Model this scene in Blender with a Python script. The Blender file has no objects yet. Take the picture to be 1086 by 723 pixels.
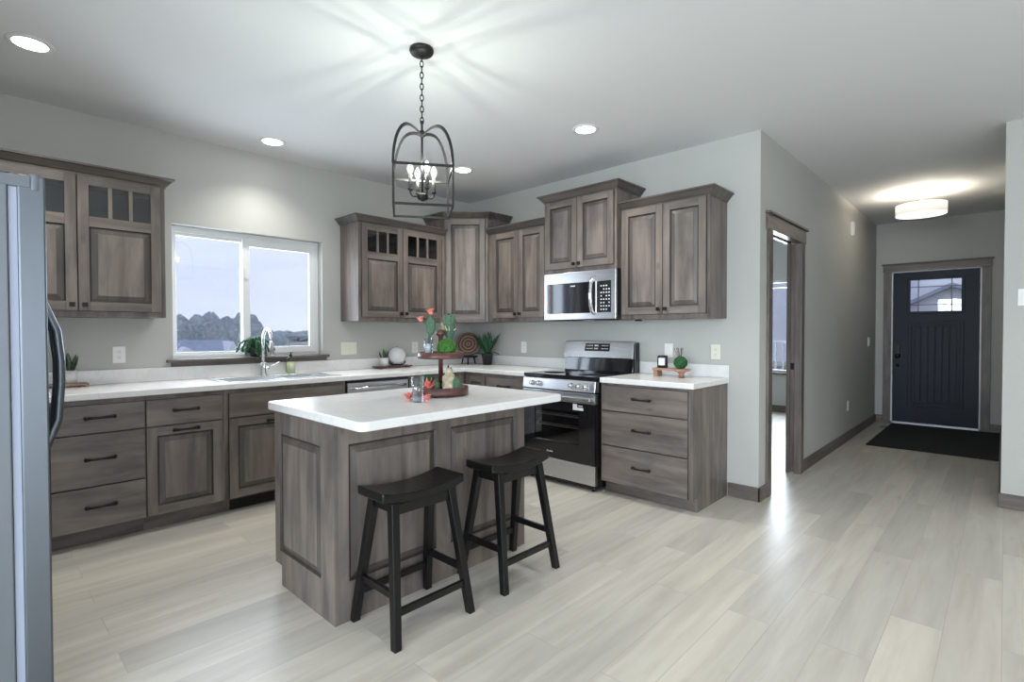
import bpy, bmesh, math, random
from mathutils import Vector, Matrix
random.seed(7)
SC = bpy.context.scene
COL = SC.collection

# ------------------------------------------------------------------ camera
yaw, pitch, roll, FPX = .7597, -.018, -.0016, 550.5
fwd = Vector((-math.sin(yaw)*math.cos(pitch), math.cos(yaw)*math.cos(pitch), math.sin(pitch)))
rt = Vector((math.cos(yaw), math.sin(yaw), 0)); up = rt.cross(fwd)
r2 = math.cos(roll)*rt + math.sin(roll)*up; u2 = -math.sin(roll)*rt + math.cos(roll)*up
cd = bpy.data.cameras.new('camera'); cam = bpy.data.objects.new('camera', cd); COL.objects.link(cam)
cam.matrix_world = Matrix(((r2.x, u2.x, -fwd.x, 4.5454), (r2.y, u2.y, -fwd.y, -4.0606), (r2.z, u2.z, -fwd.z, 1.2734), (0, 0, 0, 1)))
cd.sensor_width = 36; cd.lens = 36*FPX/1086; cd.clip_start = .05; cd.clip_end = 500
SC.camera = cam
# ------------------------------------------------------------------ view
SC.view_settings.view_transform = 'Standard'; SC.view_settings.look = 'None'
SC.view_settings.gamma = 1; SC.view_settings.use_curve_mapping = False
SC.view_settings.exposure = 0.46
SC.cycles.use_denoising = True
SC.cycles.max_bounces = 10; SC.cycles.diffuse_bounces = 6; SC.cycles.transparent_max_bounces = 12
SC.cycles.sample_clamp_indirect = 6
SC.cycles.caustics_reflective = False; SC.cycles.caustics_refractive = False
# ------------------------------------------------------------------ world (pale overcast sky)
W = bpy.data.worlds.new('overcast_sky'); SC.world = W; W.use_nodes = True
nt = W.node_tree; nt.nodes.clear()
def N(nt, t, **k):
    n = nt.nodes.new(t)
    for a, b in k.items(): setattr(n, a, b)
    return n
wo = N(nt, 'ShaderNodeOutputWorld'); bg = N(nt, 'ShaderNodeBackground'); bg.inputs[1].default_value = 1.0
tc = N(nt, 'ShaderNodeTexCoord'); sx = N(nt, 'ShaderNodeSeparateXYZ'); nt.links.new(tc.outputs['Generated'], sx.inputs[0])
cr = N(nt, 'ShaderNodeValToRGB'); nt.links.new(sx.outputs[2], cr.inputs[0])
e = cr.color_ramp.elements
e[0].position = 0; e[0].color = (.60, .66, .80, 1); e[1].position = 1; e[1].color = (.40, .47, .66, 1)
for p, c in ((.06, (.56, .62, .84, 1)), (.16, (.54, .61, .86, 1)), (.4, (.50, .56, .75, 1))):
    q = e.new(p); q.color = c
mp = N(nt, 'ShaderNodeMapping'); mp.inputs['Scale'].default_value = (2, 2, 16); nt.links.new(tc.outputs['Generated'], mp.inputs[0])
nz = N(nt, 'ShaderNodeTexNoise'); nz.inputs['Scale'].default_value = 1.6; nz.inputs['Detail'].default_value = 4; nt.links.new(mp.outputs[0], nz.inputs[0])
mx = N(nt, 'ShaderNodeMix', data_type='RGBA', blend_type='MIX'); mx.inputs[7].default_value = (.74, .77, .90, 1)
mr = N(nt, 'ShaderNodeMapRange'); mr.inputs[1].default_value = .42; mr.inputs[2].default_value = .72; mr.inputs[4].default_value = .40
nt.links.new(nz.outputs[0], mr.inputs[0]); nt.links.new(mr.outputs[0], mx.inputs[0]); nt.links.new(cr.outputs[0], mx.inputs[6])
nt.links.new(mx.outputs[2], bg.inputs[0]); nt.links.new(bg.outputs[0], wo.inputs[0])
# ------------------------------------------------------------------ daylight coming in through the window openings
def area(name, loc, rot, sx_, sy_, power, color):
    l = bpy.data.lights.new(name, 'AREA'); l.shape = 'RECTANGLE'; l.size = sx_; l.size_y = sy_; l.energy = power; l.color = color
    o = bpy.data.objects.new(name, l); o.location = loc; o.rotation_euler = rot; COL.objects.link(o); return o
P2 = math.pi/2
DAY = (.80, .90, 1.0)
area('daylight_kitchen_window', (-.30, -2.39, 1.58), (0, -P2, 0), 1.0, 1.15, 28, DAY)          # points +x
area('daylight_rear_window_a', (3.9, -8.3, 1.45), (P2, 0, 0), 1.9, 1.7, 145, DAY)                  # points +y
area('daylight_rear_window_b', (6.6, -8.3, 1.45), (P2, 0, 0), 1.9, 1.7, 145, DAY)
area('daylight_patio_door', (8.85, -4.0, 1.25), (0, P2, 0), 2.1, 2.6, 66, (.86, .93, 1.0))        # points -x
area('daylight_study_window', (1.8, 5.05, 1.4), (-P2, 0, 0), 1.2, 1.2, 95, DAY)                  # points -y

# ================================================================== mesh helper
class MB:
    def __init__(s): s.v = []; s.f = []; s.m = []; s.s = []
    def add(s, vs, fs, mi=0, sm=False):
        b = len(s.v); s.v += [tuple(p) for p in vs]
        for f in fs: s.f.append([b+i for i in f]); s.m.append(mi); s.s.append(sm)
        return s
    def box(s, x0, y0, z0, x1, y1, z1, mi=0):
        if x0 > x1: x0, x1 = x1, x0
        if y0 > y1: y0, y1 = y1, y0
        if z0 > z1: z0, z1 = z1, z0
        return s.add([(x0,y0,z0),(x1,y0,z0),(x1,y1,z0),(x0,y1,z0),(x0,y0,z1),(x1,y0,z1),(x1,y1,z1),(x0,y1,z1)],
              [(0,3,2,1),(4,5,6,7),(0,1,5,4),(1,2,6,5),(2,3,7,6),(3,0,4,7)], mi)
    def quad(s, a, b, c, d, mi=0): return s.add([a, b, c, d], [(0,1,2,3)], mi)
    def hexa(s, lo, hi, mi=0):   # two quads
        return s.add(list(lo)+list(hi), [(0,3,2,1),(4,5,6,7),(0,1,5,4),(1,2,6,5),(2,3,7,6),(3,0,4,7)], mi)
    def lathe(s, prof, c=(0,0,0), seg=24, mi=0, sm=True, rot=None):
        vs = []; fs = []; n = len(prof)
        for i in range(seg):
            a = 2*math.pi*i/seg
            for r, z in prof:
                p = Vector((r*math.cos(a), r*math.sin(a), z))
                if rot: p = rot @ p
                vs.append(p+Vector(c))
        for i in range(seg):
            j = (i+1) % seg
            for k in range(n-1):
                fs.append((i*n+k, j*n+k, j*n+k+1, i*n+k+1))
        if prof[0][0] > 1e-6: fs.append([i*n for i in range(seg)][::-1])
        if prof[-1][0] > 1e-6: fs.append([i*n+n-1 for i in range(seg)])
        return s.add(vs, fs, mi, sm)
    def ball(s, c, r, sz=1, seg=16, mi=0):
        pr = [(max(1e-7, r*math.sin(math.pi*k/10)), -r*sz*math.cos(math.pi*k/10)) for k in range(11)]
        return s.lathe(pr, c, seg, mi)
    def tube(s, pts, r, seg=8, mi=0, sm=True, closed=False, flat=None):
        P = [Vector(p) for p in pts]; n = len(P)
        R = r if isinstance(r, (list, tuple)) else [r]*n
        vs = []; fs = []; nrm = None
        for i, p in enumerate(P):
            if closed: t = P[(i+1) % n]-P[i-1]
            else: t = P[min(i+1, n-1)]-P[max(i-1, 0)]
            t.normalize()
            if nrm is None:
                nrm = Vector((0,0,1)) if abs(t.z) < .9 else Vector((1,0,0))
            nrm = (nrm - t*nrm.dot(t)).normalized(); b = t.cross(nrm)
            for k in range(seg):
                a = 2*math.pi*k/seg + (math.pi/4 if seg == 4 else 0)
                ca, sa = math.cos(a), math.sin(a)
                if flat: ca *= flat[0]; sa *= flat[1]
                vs.append(p + nrm*ca*R[i] + b*sa*R[i])
        m = n if closed else n-1
        for i in range(m):
            j = (i+1) % n
            for k in range(seg):
                l = (k+1) % seg
                fs.append((i*seg+k, i*seg+l, j*seg+l, j*seg+k))
        if not closed: fs.append(list(range(seg))[::-1]); fs.append([(n-1)*seg+k for k in range(seg)])
        return s.add(vs, fs, mi, sm and seg > 4)
    def bar(s, a, b, w, d, mi=0, refdir=(0,0,1)):   # rectangular bar from a to b
        a = Vector(a); b = Vector(b); t = (b-a).normalized(); u = Vector(refdir); u = (u-t*u.dot(t)).normalized(); v = t.cross(u)
        q = [u*w/2+v*d/2, -u*w/2+v*d/2, -u*w/2-v*d/2, u*w/2-v*d/2]
        return s.hexa([a+k for k in q], [b+k for k in q], mi)
    def prism(s, poly, z0, z1, mi=0, ax='z'):
        n = len(poly)
        def P(a, b, c): return (a, b, c) if ax == 'z' else ((a, c, b) if ax == 'y' else (c, a, b))
        vs = [P(a, b, z0) for a, b in poly]+[P(a, b, z1) for a, b in poly]
        return s.add(vs, [list(range(n))[::-1], [n+i for i in range(n)]]+[(i, (i+1) % n, n+(i+1) % n, n+i) for i in range(n)], mi)
    def slab(s, xs, ys, inside, z0, z1, mi=0, ax='z'):
        nx, ny = len(xs), len(ys); idx = {}
        def P(a, b, c): return (a, b, c) if ax == 'z' else ((a, c, b) if ax == 'y' else (c, a, b))
        vs = []; fs = []
        def V(i, j, k):
            if (i, j, k) not in idx: idx[(i, j, k)] = len(vs); vs.append(P(xs[i], ys[j], (z0, z1)[k]))
            return idx[(i, j, k)]
        ins = lambda i, j: 0 <= i < nx-1 and 0 <= j < ny-1 and inside((xs[i]+xs[i+1])/2, (ys[j]+ys[j+1])/2)
        for i in range(nx-1):
            for j in range(ny-1):
                if not ins(i, j): continue
                fs.append((V(i,j,1), V(i+1,j,1), V(i+1,j+1,1), V(i,j+1,1)))
                fs.append((V(i,j,0), V(i,j+1,0), V(i+1,j+1,0), V(i+1,j,0)))
                if not ins(i-1, j): fs.append((V(i,j,0), V(i,j,1), V(i,j+1,1), V(i,j+1,0)))
                if not ins(i+1, j): fs.append((V(i+1,j,0), V(i+1,j+1,0), V(i+1,j+1,1), V(i+1,j,1)))
                if not ins(i, j-1): fs.append((V(i,j,0), V(i+1,j,0), V(i+1,j,1), V(i,j,1)))
                if not ins(i, j+1): fs.append((V(i,j+1,0), V(i,j+1,1), V(i+1,j+1,1), V(i+1,j+1,0)))
        return s.add(vs, fs, mi)
    def xf(s, M):
        s.v = [tuple(M @ Vector(p)) for p in s.v]; return s
    def build(s, name, mats, parent=None, bevel=0, seg=2, kind=None, recalc=True):
        me = bpy.data.meshes.new(name); me.from_pydata(s.v, [], s.f); me.update()
        if not isinstance(mats, (list, tuple)): mats = [mats]
        for m in mats: me.materials.append(m)
        me.polygons.foreach_set('material_index', s.m); me.polygons.foreach_set('use_smooth', s.s)
        if recalc:
            bm = bmesh.new(); bm.from_mesh(me); bmesh.ops.recalc_face_normals(bm, faces=bm.faces); bm.to_mesh(me); bm.free()
        o = bpy.data.objects.new(name, me); COL.objects.link(o)
        if parent: o.parent = parent
        if bevel:
            b = o.modifiers.new('bevel', 'BEVEL'); b.width = bevel; b.segments = seg; b.limit_method = 'ANGLE'; b.angle_limit = .6
        if kind: o['kind'] = kind
        return o
def thing(name, label, cat, loc=(0,0,0), rz=0, group=None):
    o = bpy.data.objects.new(name, None); COL.objects.link(o); o.empty_display_size = .1
    o.location = loc; o.rotation_euler = (0, 0, rz); o['label'] = label; o['category'] = cat
    if group: o['group'] = group
    return o
def tag(o, label, cat, group=None, kind=None):
    o['label'] = label; o['category'] = cat
    if group: o['group'] = group
    if kind: o['kind'] = kind
    return o
def copy_tree(o, parent=None):
    c = o.copy(); COL.objects.link(c)
    if parent: c.parent = parent
    for ch in list(o.children): copy_tree(ch, c)
    return c

# ================================================================== materials
def base(name, color=(.5,.5,.5), rough=.5, metal=0, spec=.5, trans=0, emis=None, es=0, coat=0):
    m = bpy.data.materials.new(name); m.use_nodes = True; b = m.node_tree.nodes['Principled BSDF']
    b.inputs['Base Color'].default_value = (*color, 1); b.inputs['Roughness'].default_value = rough
    b.inputs['Metallic'].default_value = metal; b.inputs['Specular IOR Level'].default_value = spec
    b.inputs['Transmission Weight'].default_value = trans; b.inputs['Coat Weight'].default_value = coat
    if emis: b.inputs['Emission Color'].default_value = (*emis, 1); b.inputs['Emission Strength'].default_value = es
    return m, m.node_tree, b
def coords(nt, scale, rnd=True):
    tc = N(nt, 'ShaderNodeTexCoord'); mp = N(nt, 'ShaderNodeMapping'); mp.inputs['Scale'].default_value = scale
    if rnd:
        oi = N(nt, 'ShaderNodeObjectInfo'); vm = N(nt, 'ShaderNodeVectorMath', operation='MULTIPLY_ADD')
        vm.inputs[0].default_value = (13.1, 7.7, 5.3)
        cmb = N(nt, 'ShaderNodeCombineXYZ')
        for i in range(3): nt.links.new(oi.outputs['Random'], cmb.inputs[i])
        nt.links.new(cmb.outputs[0], vm.inputs[1]); nt.links.new(tc.outputs['Object'], vm.inputs[2]); nt.links.new(vm.outputs[0], mp.inputs[0])
    else: nt.links.new(tc.outputs['Object'], mp.inputs[0])
    return mp
def noise(nt, src, scale, detail=4, rough=.5, dist=0):
    n = N(nt, 'ShaderNodeTexNoise'); n.inputs['Scale'].default_value = scale; n.inputs['Detail'].default_value = detail
    n.inputs['Roughness'].default_value = rough; n.inputs['Distortion'].default_value = dist
    nt.links.new(src, n.inputs[0]); return n
def ramp(nt, src, stops):
    c = N(nt, 'ShaderNodeValToRGB'); e = c.color_ramp.elements
    e[0].position, e[0].color = stops[0][0], (*stops[0][1], 1); e[1].position, e[1].color = stops[-1][0], (*stops[-1][1], 1)
    for p, col in stops[1:-1]: q = e.new(p); q.color = (*col, 1)
    nt.links.new(src, c.inputs[0]); return c
def mixc(nt, a, b, fac, mode='MIX'):
    m = N(nt, 'ShaderNodeMix', data_type='RGBA', blend_type=mode)
    for i, s_ in ((0, fac), (6, a), (7, b)):
        if isinstance(s_, (int, float)): m.inputs[i].default_value = s_
        elif isinstance(s_, tuple): m.inputs[i].default_value = (*s_, 1)
        else: nt.links.new(s_, m.inputs[i])
    return m.outputs[2]
def bump(nt, b, src, strength=.1, dist=.002):
    n = N(nt, 'ShaderNodeBump'); n.inputs['Strength'].default_value = strength; n.inputs['Distance'].default_value = dist
    nt.links.new(src, n.inputs['Height']); nt.links.new(n.outputs[0], b.inputs['Normal'])
WOODMUL = 1.0
def wood(name, grain, cols, rough=.42, blotch=.70):
    m, nt, b = base(name, rough=rough)
    sc = {'z': (6, 6, .55), 'x': (.55, 6, 6), 'y': (6, .55, 6)}[grain]
    mp = coords(nt, sc); n1 = noise(nt, mp.outputs[0], 2.6, 5, .55, .6)
    c = ramp(nt, n1.outputs[0], [(.28, cols[0]), (.5, cols[1]), (.72, cols[2])])
    sc2 = {'z': (3.2, 3.2, 1.3), 'x': (1.3, 3.2, 3.2), 'y': (3.2, 1.3, 3.2)}[grain]
    mp2 = coords(nt, sc2); n2 = noise(nt, mp2.outputs[0], 1.7, 5, .6, .6)
    r2_ = ramp(nt, n2.outputs[0], [(.34, (.50, .53, .60)), (.5, (.86, .87, .90)), (.68, (1.12, 1.10, 1.06))])
    col = mixc(nt, c.outputs[0], r2_.outputs[0], blotch, 'MULTIPLY')
    vo = N(nt, 'ShaderNodeTexVoronoi'); vo.inputs['Scale'].default_value = 1.6; nt.links.new(mp2.outputs[0], vo.inputs[0])
    kn = ramp(nt, vo.outputs[0], [(0, (1, 1, 1)), (.05, (.7, .7, .7)), (.085, (0, 0, 0))])
    col = mixc(nt, col, (.035, .03, .028), 0.0); mk = N(nt, 'ShaderNodeMath', operation='MULTIPLY'); mk.inputs[1].default_value = .55
    nt.links.new(kn.outputs[0], mk.inputs[0]); col = mixc(nt, col, (.05, .042, .038), mk.outputs[0])
    nt.links.new(col, b.inputs['Base Color']); bump(nt, b, n1.outputs[0], .12, .0012)
    return m
CW = ((.104, .084, .072), (.172, .142, .122), (.235, .198, .172))
wood_v = wood('stained_alder_vertical_grain', 'z', CW)
wood_h = wood('stained_alder_horizontal_grain', 'x', CW)
wood_y = wood('stained_alder_lengthwise_grain', 'y', CW)
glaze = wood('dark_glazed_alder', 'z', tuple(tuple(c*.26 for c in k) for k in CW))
bevel_w = wood('glazed_shaded_alder_bevel', 'z', tuple(tuple(c*.58 for c in k) for k in CW))  # bevel darkened: glaze plus side shading put into the wood colour
crown_w = wood('crown_molding_alder', 'x', tuple(tuple(c*.62 for c in k) for k in CW))
trim_w = wood('stained_trim_wood', 'z', tuple(tuple(c*.8 for c in k) for k in CW))
trim_x = wood('stained_trim_wood_x', 'x', tuple(tuple(c*.8 for c in k) for k in CW))
trim_y = wood('stained_trim_wood_y', 'y', tuple(tuple(c*.8 for c in k) for k in CW))
cab_in, _, _ = base('cabinet_inside', (.045, .04, .037), .6)
gap_m, _, _ = base('dark_recess', (.02, .018, .016), .8)
def paint(name, col, rough=.7, bs=.06):
    m, nt, b = base(name, col, rough, spec=.3); mp = coords(nt, (1, 1, 1), False); n = noise(nt, mp.outputs[0], 120, 3)
    n2 = noise(nt, mp.outputs[0], .8, 2); c = mixc(nt, tuple(x*.97 for x in col), tuple(min(1, x*1.03) for x in col), n2.outputs[0])
    nt.links.new(c, b.inputs['Base Color']); bump(nt, b, n.outputs[0], bs, .002); return m
wall_m = paint('greige_wall_paint', (.475, .478, .452))
ceil_m = paint('ceiling_paint', (.76, .77, .78), .8, .15)
white_m, _, _ = base('white_vinyl', (.78, .79, .80), .4)
plate_m, _, _ = base('switch_plate_plastic', (.72, .71, .62), .4)
platew_m, _, _ = base('white_plate_plastic', (.80, .80, .78), .4)
slot_m, _, _ = base('outlet_slot', (.03, .03, .03), .6)
bronze, _, _ = base('oil_rubbed_bronze', (.018, .015, .014), .38, .6)
blackm, _, _ = base('black_iron', (.02, .019, .018), .45, .5)
def steel_mat(name, col, rough, grain='x'):
    m, nt, b = base(name, col, rough, 1.0)
    sc = {'x': (.6, 60, 90), 'z': (60, 60, .6)}[grain]; mp = coords(nt, sc, False); n = noise(nt, mp.outputs[0], 4, 4)
    r = N(nt, 'ShaderNodeMapRange'); r.inputs[3].default_value = rough*.92; r.inputs[4].default_value = rough*1.08
    nt.links.new(n.outputs[0], r.inputs[0]); nt.links.new(r.outputs[0], b.inputs['Roughness']); return m
steel = steel_mat('brushed_stainless', (.60, .61, .63), .28)
steel_v = steel_mat('brushed_stainless_vertical', (.15, .17, .19), .40, 'z')
chrome, _, _ = base('chrome', (.80, .81, .83), .08, 1)
fr_side, _, _ = base('grey_painted_steel', (.16, .18, .20), .42, .3)
gasket, _, _ = base('grey_door_gasket', (.42, .47, .60), .5)
hingeg, _, _ = base('hinge_cover_plastic', (.14, .155, .18), .45)
blackglass, _, _ = base('black_ceramic_glass', (.008, .008, .010), .06, 0, .6)
blackpl, _, _ = base('black_enamel', (.012, .012, .013), .25)
mark_m, _, _ = base('printed_white_marking', (.75, .77, .8), .5)
# countertop
m, nt, b = base('white_marble_laminate', (.78, .78, .77), .22); counter_m = m
mp = coords(nt, (1, 1, 1), False); n1 = noise(nt, mp.outputs[0], 2.2, 8, .6, 1.6); n2 = noise(nt, mp.outputs[0], 7, 6, .6, 1.0)
v1 = ramp(nt, n1.outputs[0], [(.47, (0, 0, 0)), (.5, (1, 1, 1)), (.53, (0, 0, 0))])
c1 = mixc(nt, (.74, .735, .725), (.82, .82, .82), n2.outputs[0])
mm = N(nt, 'ShaderNodeMath', operation='MULTIPLY'); mm.inputs[1].default_value = .16; nt.links.new(v1.outputs[0], mm.inputs[0])
nt.links.new(mixc(nt, c1, (.50, .46, .42), mm.outputs[0]), b.inputs['Base Color'])
# floor planks run along y
m, nt, b = base('light_oak_vinyl_planks', rough=.38); floor_m = m
tcn = N(nt, 'ShaderNodeTexCoord'); sp = N(nt, 'ShaderNodeSeparateXYZ'); cb = N(nt, 'ShaderNodeCombineXYZ')
nt.links.new(tcn.outputs['Object'], sp.inputs[0]); nt.links.new(sp.outputs[1], cb.inputs[0]); nt.links.new(sp.outputs[0], cb.inputs[1])
br = N(nt, 'ShaderNodeTexBrick'); br.offset = .37; br.offset_frequency = 2; br.squash = 1; br.squash_frequency = 1
nt.links.new(cb.outputs[0], br.inputs[0]); br.inputs['Color1'].default_value = (0, 0, 0, 1); br.inputs['Color2'].default_value = (1, 1, 1, 1)
br.inputs['Mortar'].default_value = (.5, .5, .5, 1); br.inputs['Scale'].default_value = 1; br.inputs['Mortar Size'].default_value = .0012
br.inputs['Mortar Smooth'].default_value = .3; br.inputs['Brick Width'].default_value = 1.22; br.inputs['Row Height'].default_value = .182; br.inputs['Bias'].default_value = 0
vm = N(nt, 'ShaderNodeVectorMath', operation='MULTIPLY_ADD'); vm.inputs[0].default_value = (9.3, 4.1, 2.7)
nt.links.new(br.outputs[0], vm.inputs[1]); nt.links.new(tcn.outputs['Object'], vm.inputs[2])
mpg = N(nt, 'ShaderNodeMapping'); mpg.inputs['Scale'].default_value = (7, .6, 1); nt.links.new(vm.outputs[0], mpg.inputs[0])
g1 = noise(nt, mpg.outputs[0], 2.4, 7, .6, .5); g2 = noise(nt, mpg.outputs[0], .7, 3, .5, .4)
cA = ramp(nt, g1.outputs[0], [(.3, (.49, .455, .40)), (.5, (.56, .53, .475)), (.7, (.61, .58, .525))])
cB = ramp(nt, g2.outputs[0], [(.35, (.84, .84, .845)), (.62, (1.06, 1.055, 1.04))])
cc = mixc(nt, cA.outputs[0], cB.outputs[0], .8, 'MULTIPLY')
pb = ramp(nt, br.outputs[0], [(0, (.86, .865, .87)), (.5, (.96, .96, .95)), (1, (1.04, 1.03, 1.0))])
cc = mixc(nt, cc, pb.outputs[0], 1.0, 'MULTIPLY')
mpk = N(nt, 'ShaderNodeMapping'); mpk.inputs['Scale'].default_value = (6, 1.6, 1); nt.links.new(vm.outputs[0], mpk.inputs[0])
vk = N(nt, 'ShaderNodeTexVoronoi'); vk.inputs['Scale'].default_value = .85; nt.links.new(mpk.outputs[0], vk.inputs[0])
kk = ramp(nt, vk.outputs[0], [(0, (.6, .6, .6)), (.03, (.35, .35, .35)), (.10, (0, 0, 0))])
cc = mixc(nt, cc, (.24, .21, .18), kk.outputs[0])
mg = N(nt, 'ShaderNodeMath', operation='MULTIPLY'); mg.inputs[1].default_value = .45; nt.links.new(br.outputs['Fac'], mg.inputs[0])
cc = mixc(nt, cc, (.22, .20, .18), mg.outputs[0])
nt.links.new(cc, b.inputs['Base Color']); bump(nt, b, g1.outputs[0], .08, .001)
# glass
def glass_mat(name, tint=(1, 1, 1), refl=.08, tr=1.0):
    m = bpy.data.materials.new(name); m.use_nodes = True; nt = m.node_tree; nt.nodes.clear()
    o = N(nt, 'ShaderNodeOutputMaterial'); mxs = N(nt, 'ShaderNodeMixShader'); t = N(nt, 'ShaderNodeBsdfTransparent'); g = N(nt, 'ShaderNodeBsdfGlossy')
    t.inputs[0].default_value = (*tint, 1); g.inputs['Roughness'].default_value = .02; g.inputs[0].default_value = (1, 1, 1, 1)
    lw = N(nt, 'ShaderNodeLayerWeight'); lw.inputs[0].default_value = .5
    pw = N(nt, 'ShaderNodeMath', operation='POWER'); pw.inputs[1].default_value = 3.5; nt.links.new(lw.outputs['Facing'], pw.inputs[0])
    fr = N(nt, 'ShaderNodeMath', operation='MULTIPLY_ADD'); fr.inputs[1].default_value = .8; fr.inputs[2].default_value = .05; nt.links.new(pw.outputs[0], fr.inputs[0])
    nt.links.new(fr.outputs[0], mxs.inputs[0]); nt.links.new(t.outputs[0], mxs.inputs[1]); nt.links.new(g.outputs[0], mxs.inputs[2]); nt.links.new(mxs.outputs[0], o.inputs[0])
    return m
pane_m = glass_mat('window_glass', (.97, .98, 1)); cabglass = glass_mat('cabinet_glass', (.72, .74, .76)); ovenglass = glass_mat('tinted_oven_glass', (.5, .5, .52))
tumbler = glass_mat('drinking_glass', (.90, .94, .96))
lead_m, _, _ = base('leaded_caming', (.12, .12, .16), .4, .6)
door_m, _, _ = base('navy_black_door_paint', (.011, .018, .032), .40, spec=.2)
rug_m, nt, b = base('black_rubber_rug', (.012, .013, .012), .95); mp = coords(nt, (1, 1, 1), False); n1 = noise(nt, mp.outputs[0], 200, 3); bump(nt, b, n1.outputs[0], .5, .004)
stool_m, nt, b = base('worn_black_paint', (.004, .004, .005), .28, spec=.42); mp = coords(nt, (1, 1, 1)); n1 = noise(nt, mp.outputs[0], 45, 6, .7)
wr = ramp(nt, n1.outputs[0], [(.70, (.004, .004, .0045)), (.76, (.06, .055, .05))]); nt.links.new(wr.outputs[0], b.inputs['Base Color'])

# ================================================================== the setting
H = 2.76; WX = 3.223; LY = 4.77
def st(name, mb, m, bevel=0): return mb.build(name, m, None, bevel, kind='structure')
st('floor', MB().box(-.15, -8.2, -.12, 8.7, 4.92, 0), floor_m)
st('ceiling', MB().box(-.15, -8.2, H, 8.7, 4.92, H+.12), ceil_m)
def inwin(a, b, h): return h[0] < a < h[1] and h[2] < b < h[3]
wk = (-2.985, -1.80, 1.065, 2.095)
st('wall_left', MB().slab([-8.2, wk[0], wk[1], .12], [0, wk[2], wk[3], H], lambda a, c: not inwin(a, c, wk), -.15, 0, ax='x'), wall_m)
st('wall_back', MB().box(-.15, 0, 0, WX-.10, .12, H), wall_m)
dk = (.238, 1.03, -.01, 2.05); dh = (.218, 1.05, -.01, 2.07)
st('wall_hall', MB().slab([0, dh[0], dh[1], LY+.15], [0, dh[3], H], lambda a, c: not inwin(a, c, dh), WX-.10, WX, ax='x'), wall_m)
fd = (3.395, 4.335, -.01, 2.085); sw = (1.15, 2.45, .62, 2.08)
st('wall_front', MB().slab([-.15, sw[0], sw[1], fd[0], fd[1], 4.66], [0, sw[2], sw[3], fd[3]+.001, H],
    lambda a, c: not inwin(a, c, fd) and not inwin(a, c, sw), LY, LY+.15, ax='y'), wall_m)
st('wall_study', MB().box(-.15, .12, 0, 0, LY, H), wall_m)
st('wall_entry', MB().prism([(4.535, 1.07), (8.7, 1.07), (8.7, 1.19), (4.655, 1.19), (4.655, LY), (4.535, LY)], 0, H), wall_m)
ra = (2.95, 4.85, .6, 2.3); rb = (5.65, 7.55, .6, 2.3)
st('wall_rear', MB().slab([-.15, ra[0], ra[1], rb[0], rb[1], 8.7], [0, .6, 2.3, H], lambda a, c: not inwin(a, c, ra) and not inwin(a, c, rb), -8.2, -8.05, ax='y'), wall_m)
pa = (-5.3, -2.7, -.01, 2.2)
st('wall_right', MB().slab([-8.05, pa[0], pa[1], 1.07], [0, 2.2, H], lambda a, c: not inwin(a, c, pa), 8.55, 8.7, ax='x'), wall_m)
st('wall_fridge', MB().box(0, -4.86, 0, 2.5, -4.74, H), wall_m)
# baseboards
st('baseboard_back', MB().box(3.0, -.014, 0, WX+.014, 0, .105), trim_x, .003)
st('baseboard_hall', MB().box(WX, -.014, 0, WX+.014, .145, .105).box(WX, 1.135, 0, WX+.014, LY, .105), trim_y, .003)
st('baseboard_front', MB().box(WX+.014, LY-.014, 0, 3.31, LY, .105).box(4.42, LY-.014, 0, 4.535, LY, .105), trim_x, .003)
st('baseboard_entry', MB().box(4.521, 1.056, 0, 8.55, 1.07, .105).box(4.521, 1.07, 0, 4.535, LY-.014, .105), trim_x, .003)
st('baseboard_study', MB().box(0, LY-.014, 0, WX-.10, LY, .105), trim_x, .003)
st('baseboard_left', MB().box(0, -8.05, 0, .014, -4.86, .105), trim_y, .003)

# study doorway casing and pocket jamb
o = st('door_2', MB().box(WX, dk[0]-.09, 0, WX+.02, dk[0], dk[3]).box(WX, dk[1], 0, WX+.02, dk[1]+.09, dk[3]), trim_w, .003)
MB().box(WX, dk[0]-.115, dk[3], WX+.022, dk[1]+.115, dk[3]+.115).build('door_header', trim_y, o, .002)
MB().box(WX, dk[0]-.13, dk[3]+.115, WX+.04, dk[1]+.14, dk[3]+.135).build('door_cap', crown_w, o, .004)
MB().box(WX-.105, dk[0]-.02, 0, WX, dk[0], dk[3]).box(WX-.105, dk[1], 0, WX-.074, dk[1]+.02, dk[3]).box(WX-.036, dk[1], 0, WX, dk[1]+.02, dk[3]).box(WX-.105, dk[0], dk[3], WX-.074, dk[1], dk[3]+.02).box(WX-.036, dk[0], dk[3], WX, dk[1], dk[3]+.02).build('door_jamb', trim_w, o)
MB().box(WX-.072, dk[1]+.004, .01, WX-.038, dk[1]+.019, dk[3]-.005).build('pocket_door_edge', trim_w, o)
MB().box(WX-.068, dk[1]-.001, .93, WX-.042, dk[1]+.004, .99).build('door_pull', bronze, o)
# front door
o = thing('entry_door', 'navy black front door with small leaded window and grooved lower panel', 'door'); o.name = 'door_1'; o['kind'] = 'structure'
x0, x1, z0, z1 = 3.42, 4.31, .03, 2.07; yf = LY+.03; lt = (3.59, 4.15, 1.52, 1.975); lp = (3.597, 4.153, .27, 1.39)
d = MB().slab([x0, lt[0], lt[1], x1], [z0, lt[2], lt[3], z1], lambda a, c: not inwin(a, c, lt), yf, yf+.044, ax='y')
d.build('door_slab', door_m, o, .002)
d = MB()   # raised lite frame
def ring(mb, r, w, y0, y1, mi=0):
    a, b_, c, e_ = r; mb.slab([a-w, a, b_, b_+w], [c-w, c, e_, e_+w], lambda p, q: not inwin(p, q, r), y0, y1, mi, ax='y'); return mb
ring(d, (lt[0]+.018, lt[1]-.018, lt[2]+.018, lt[3]-.018), .034, yf-.012, yf); d.build('window_frame', door_m, o, .004)
d = MB()
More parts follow.
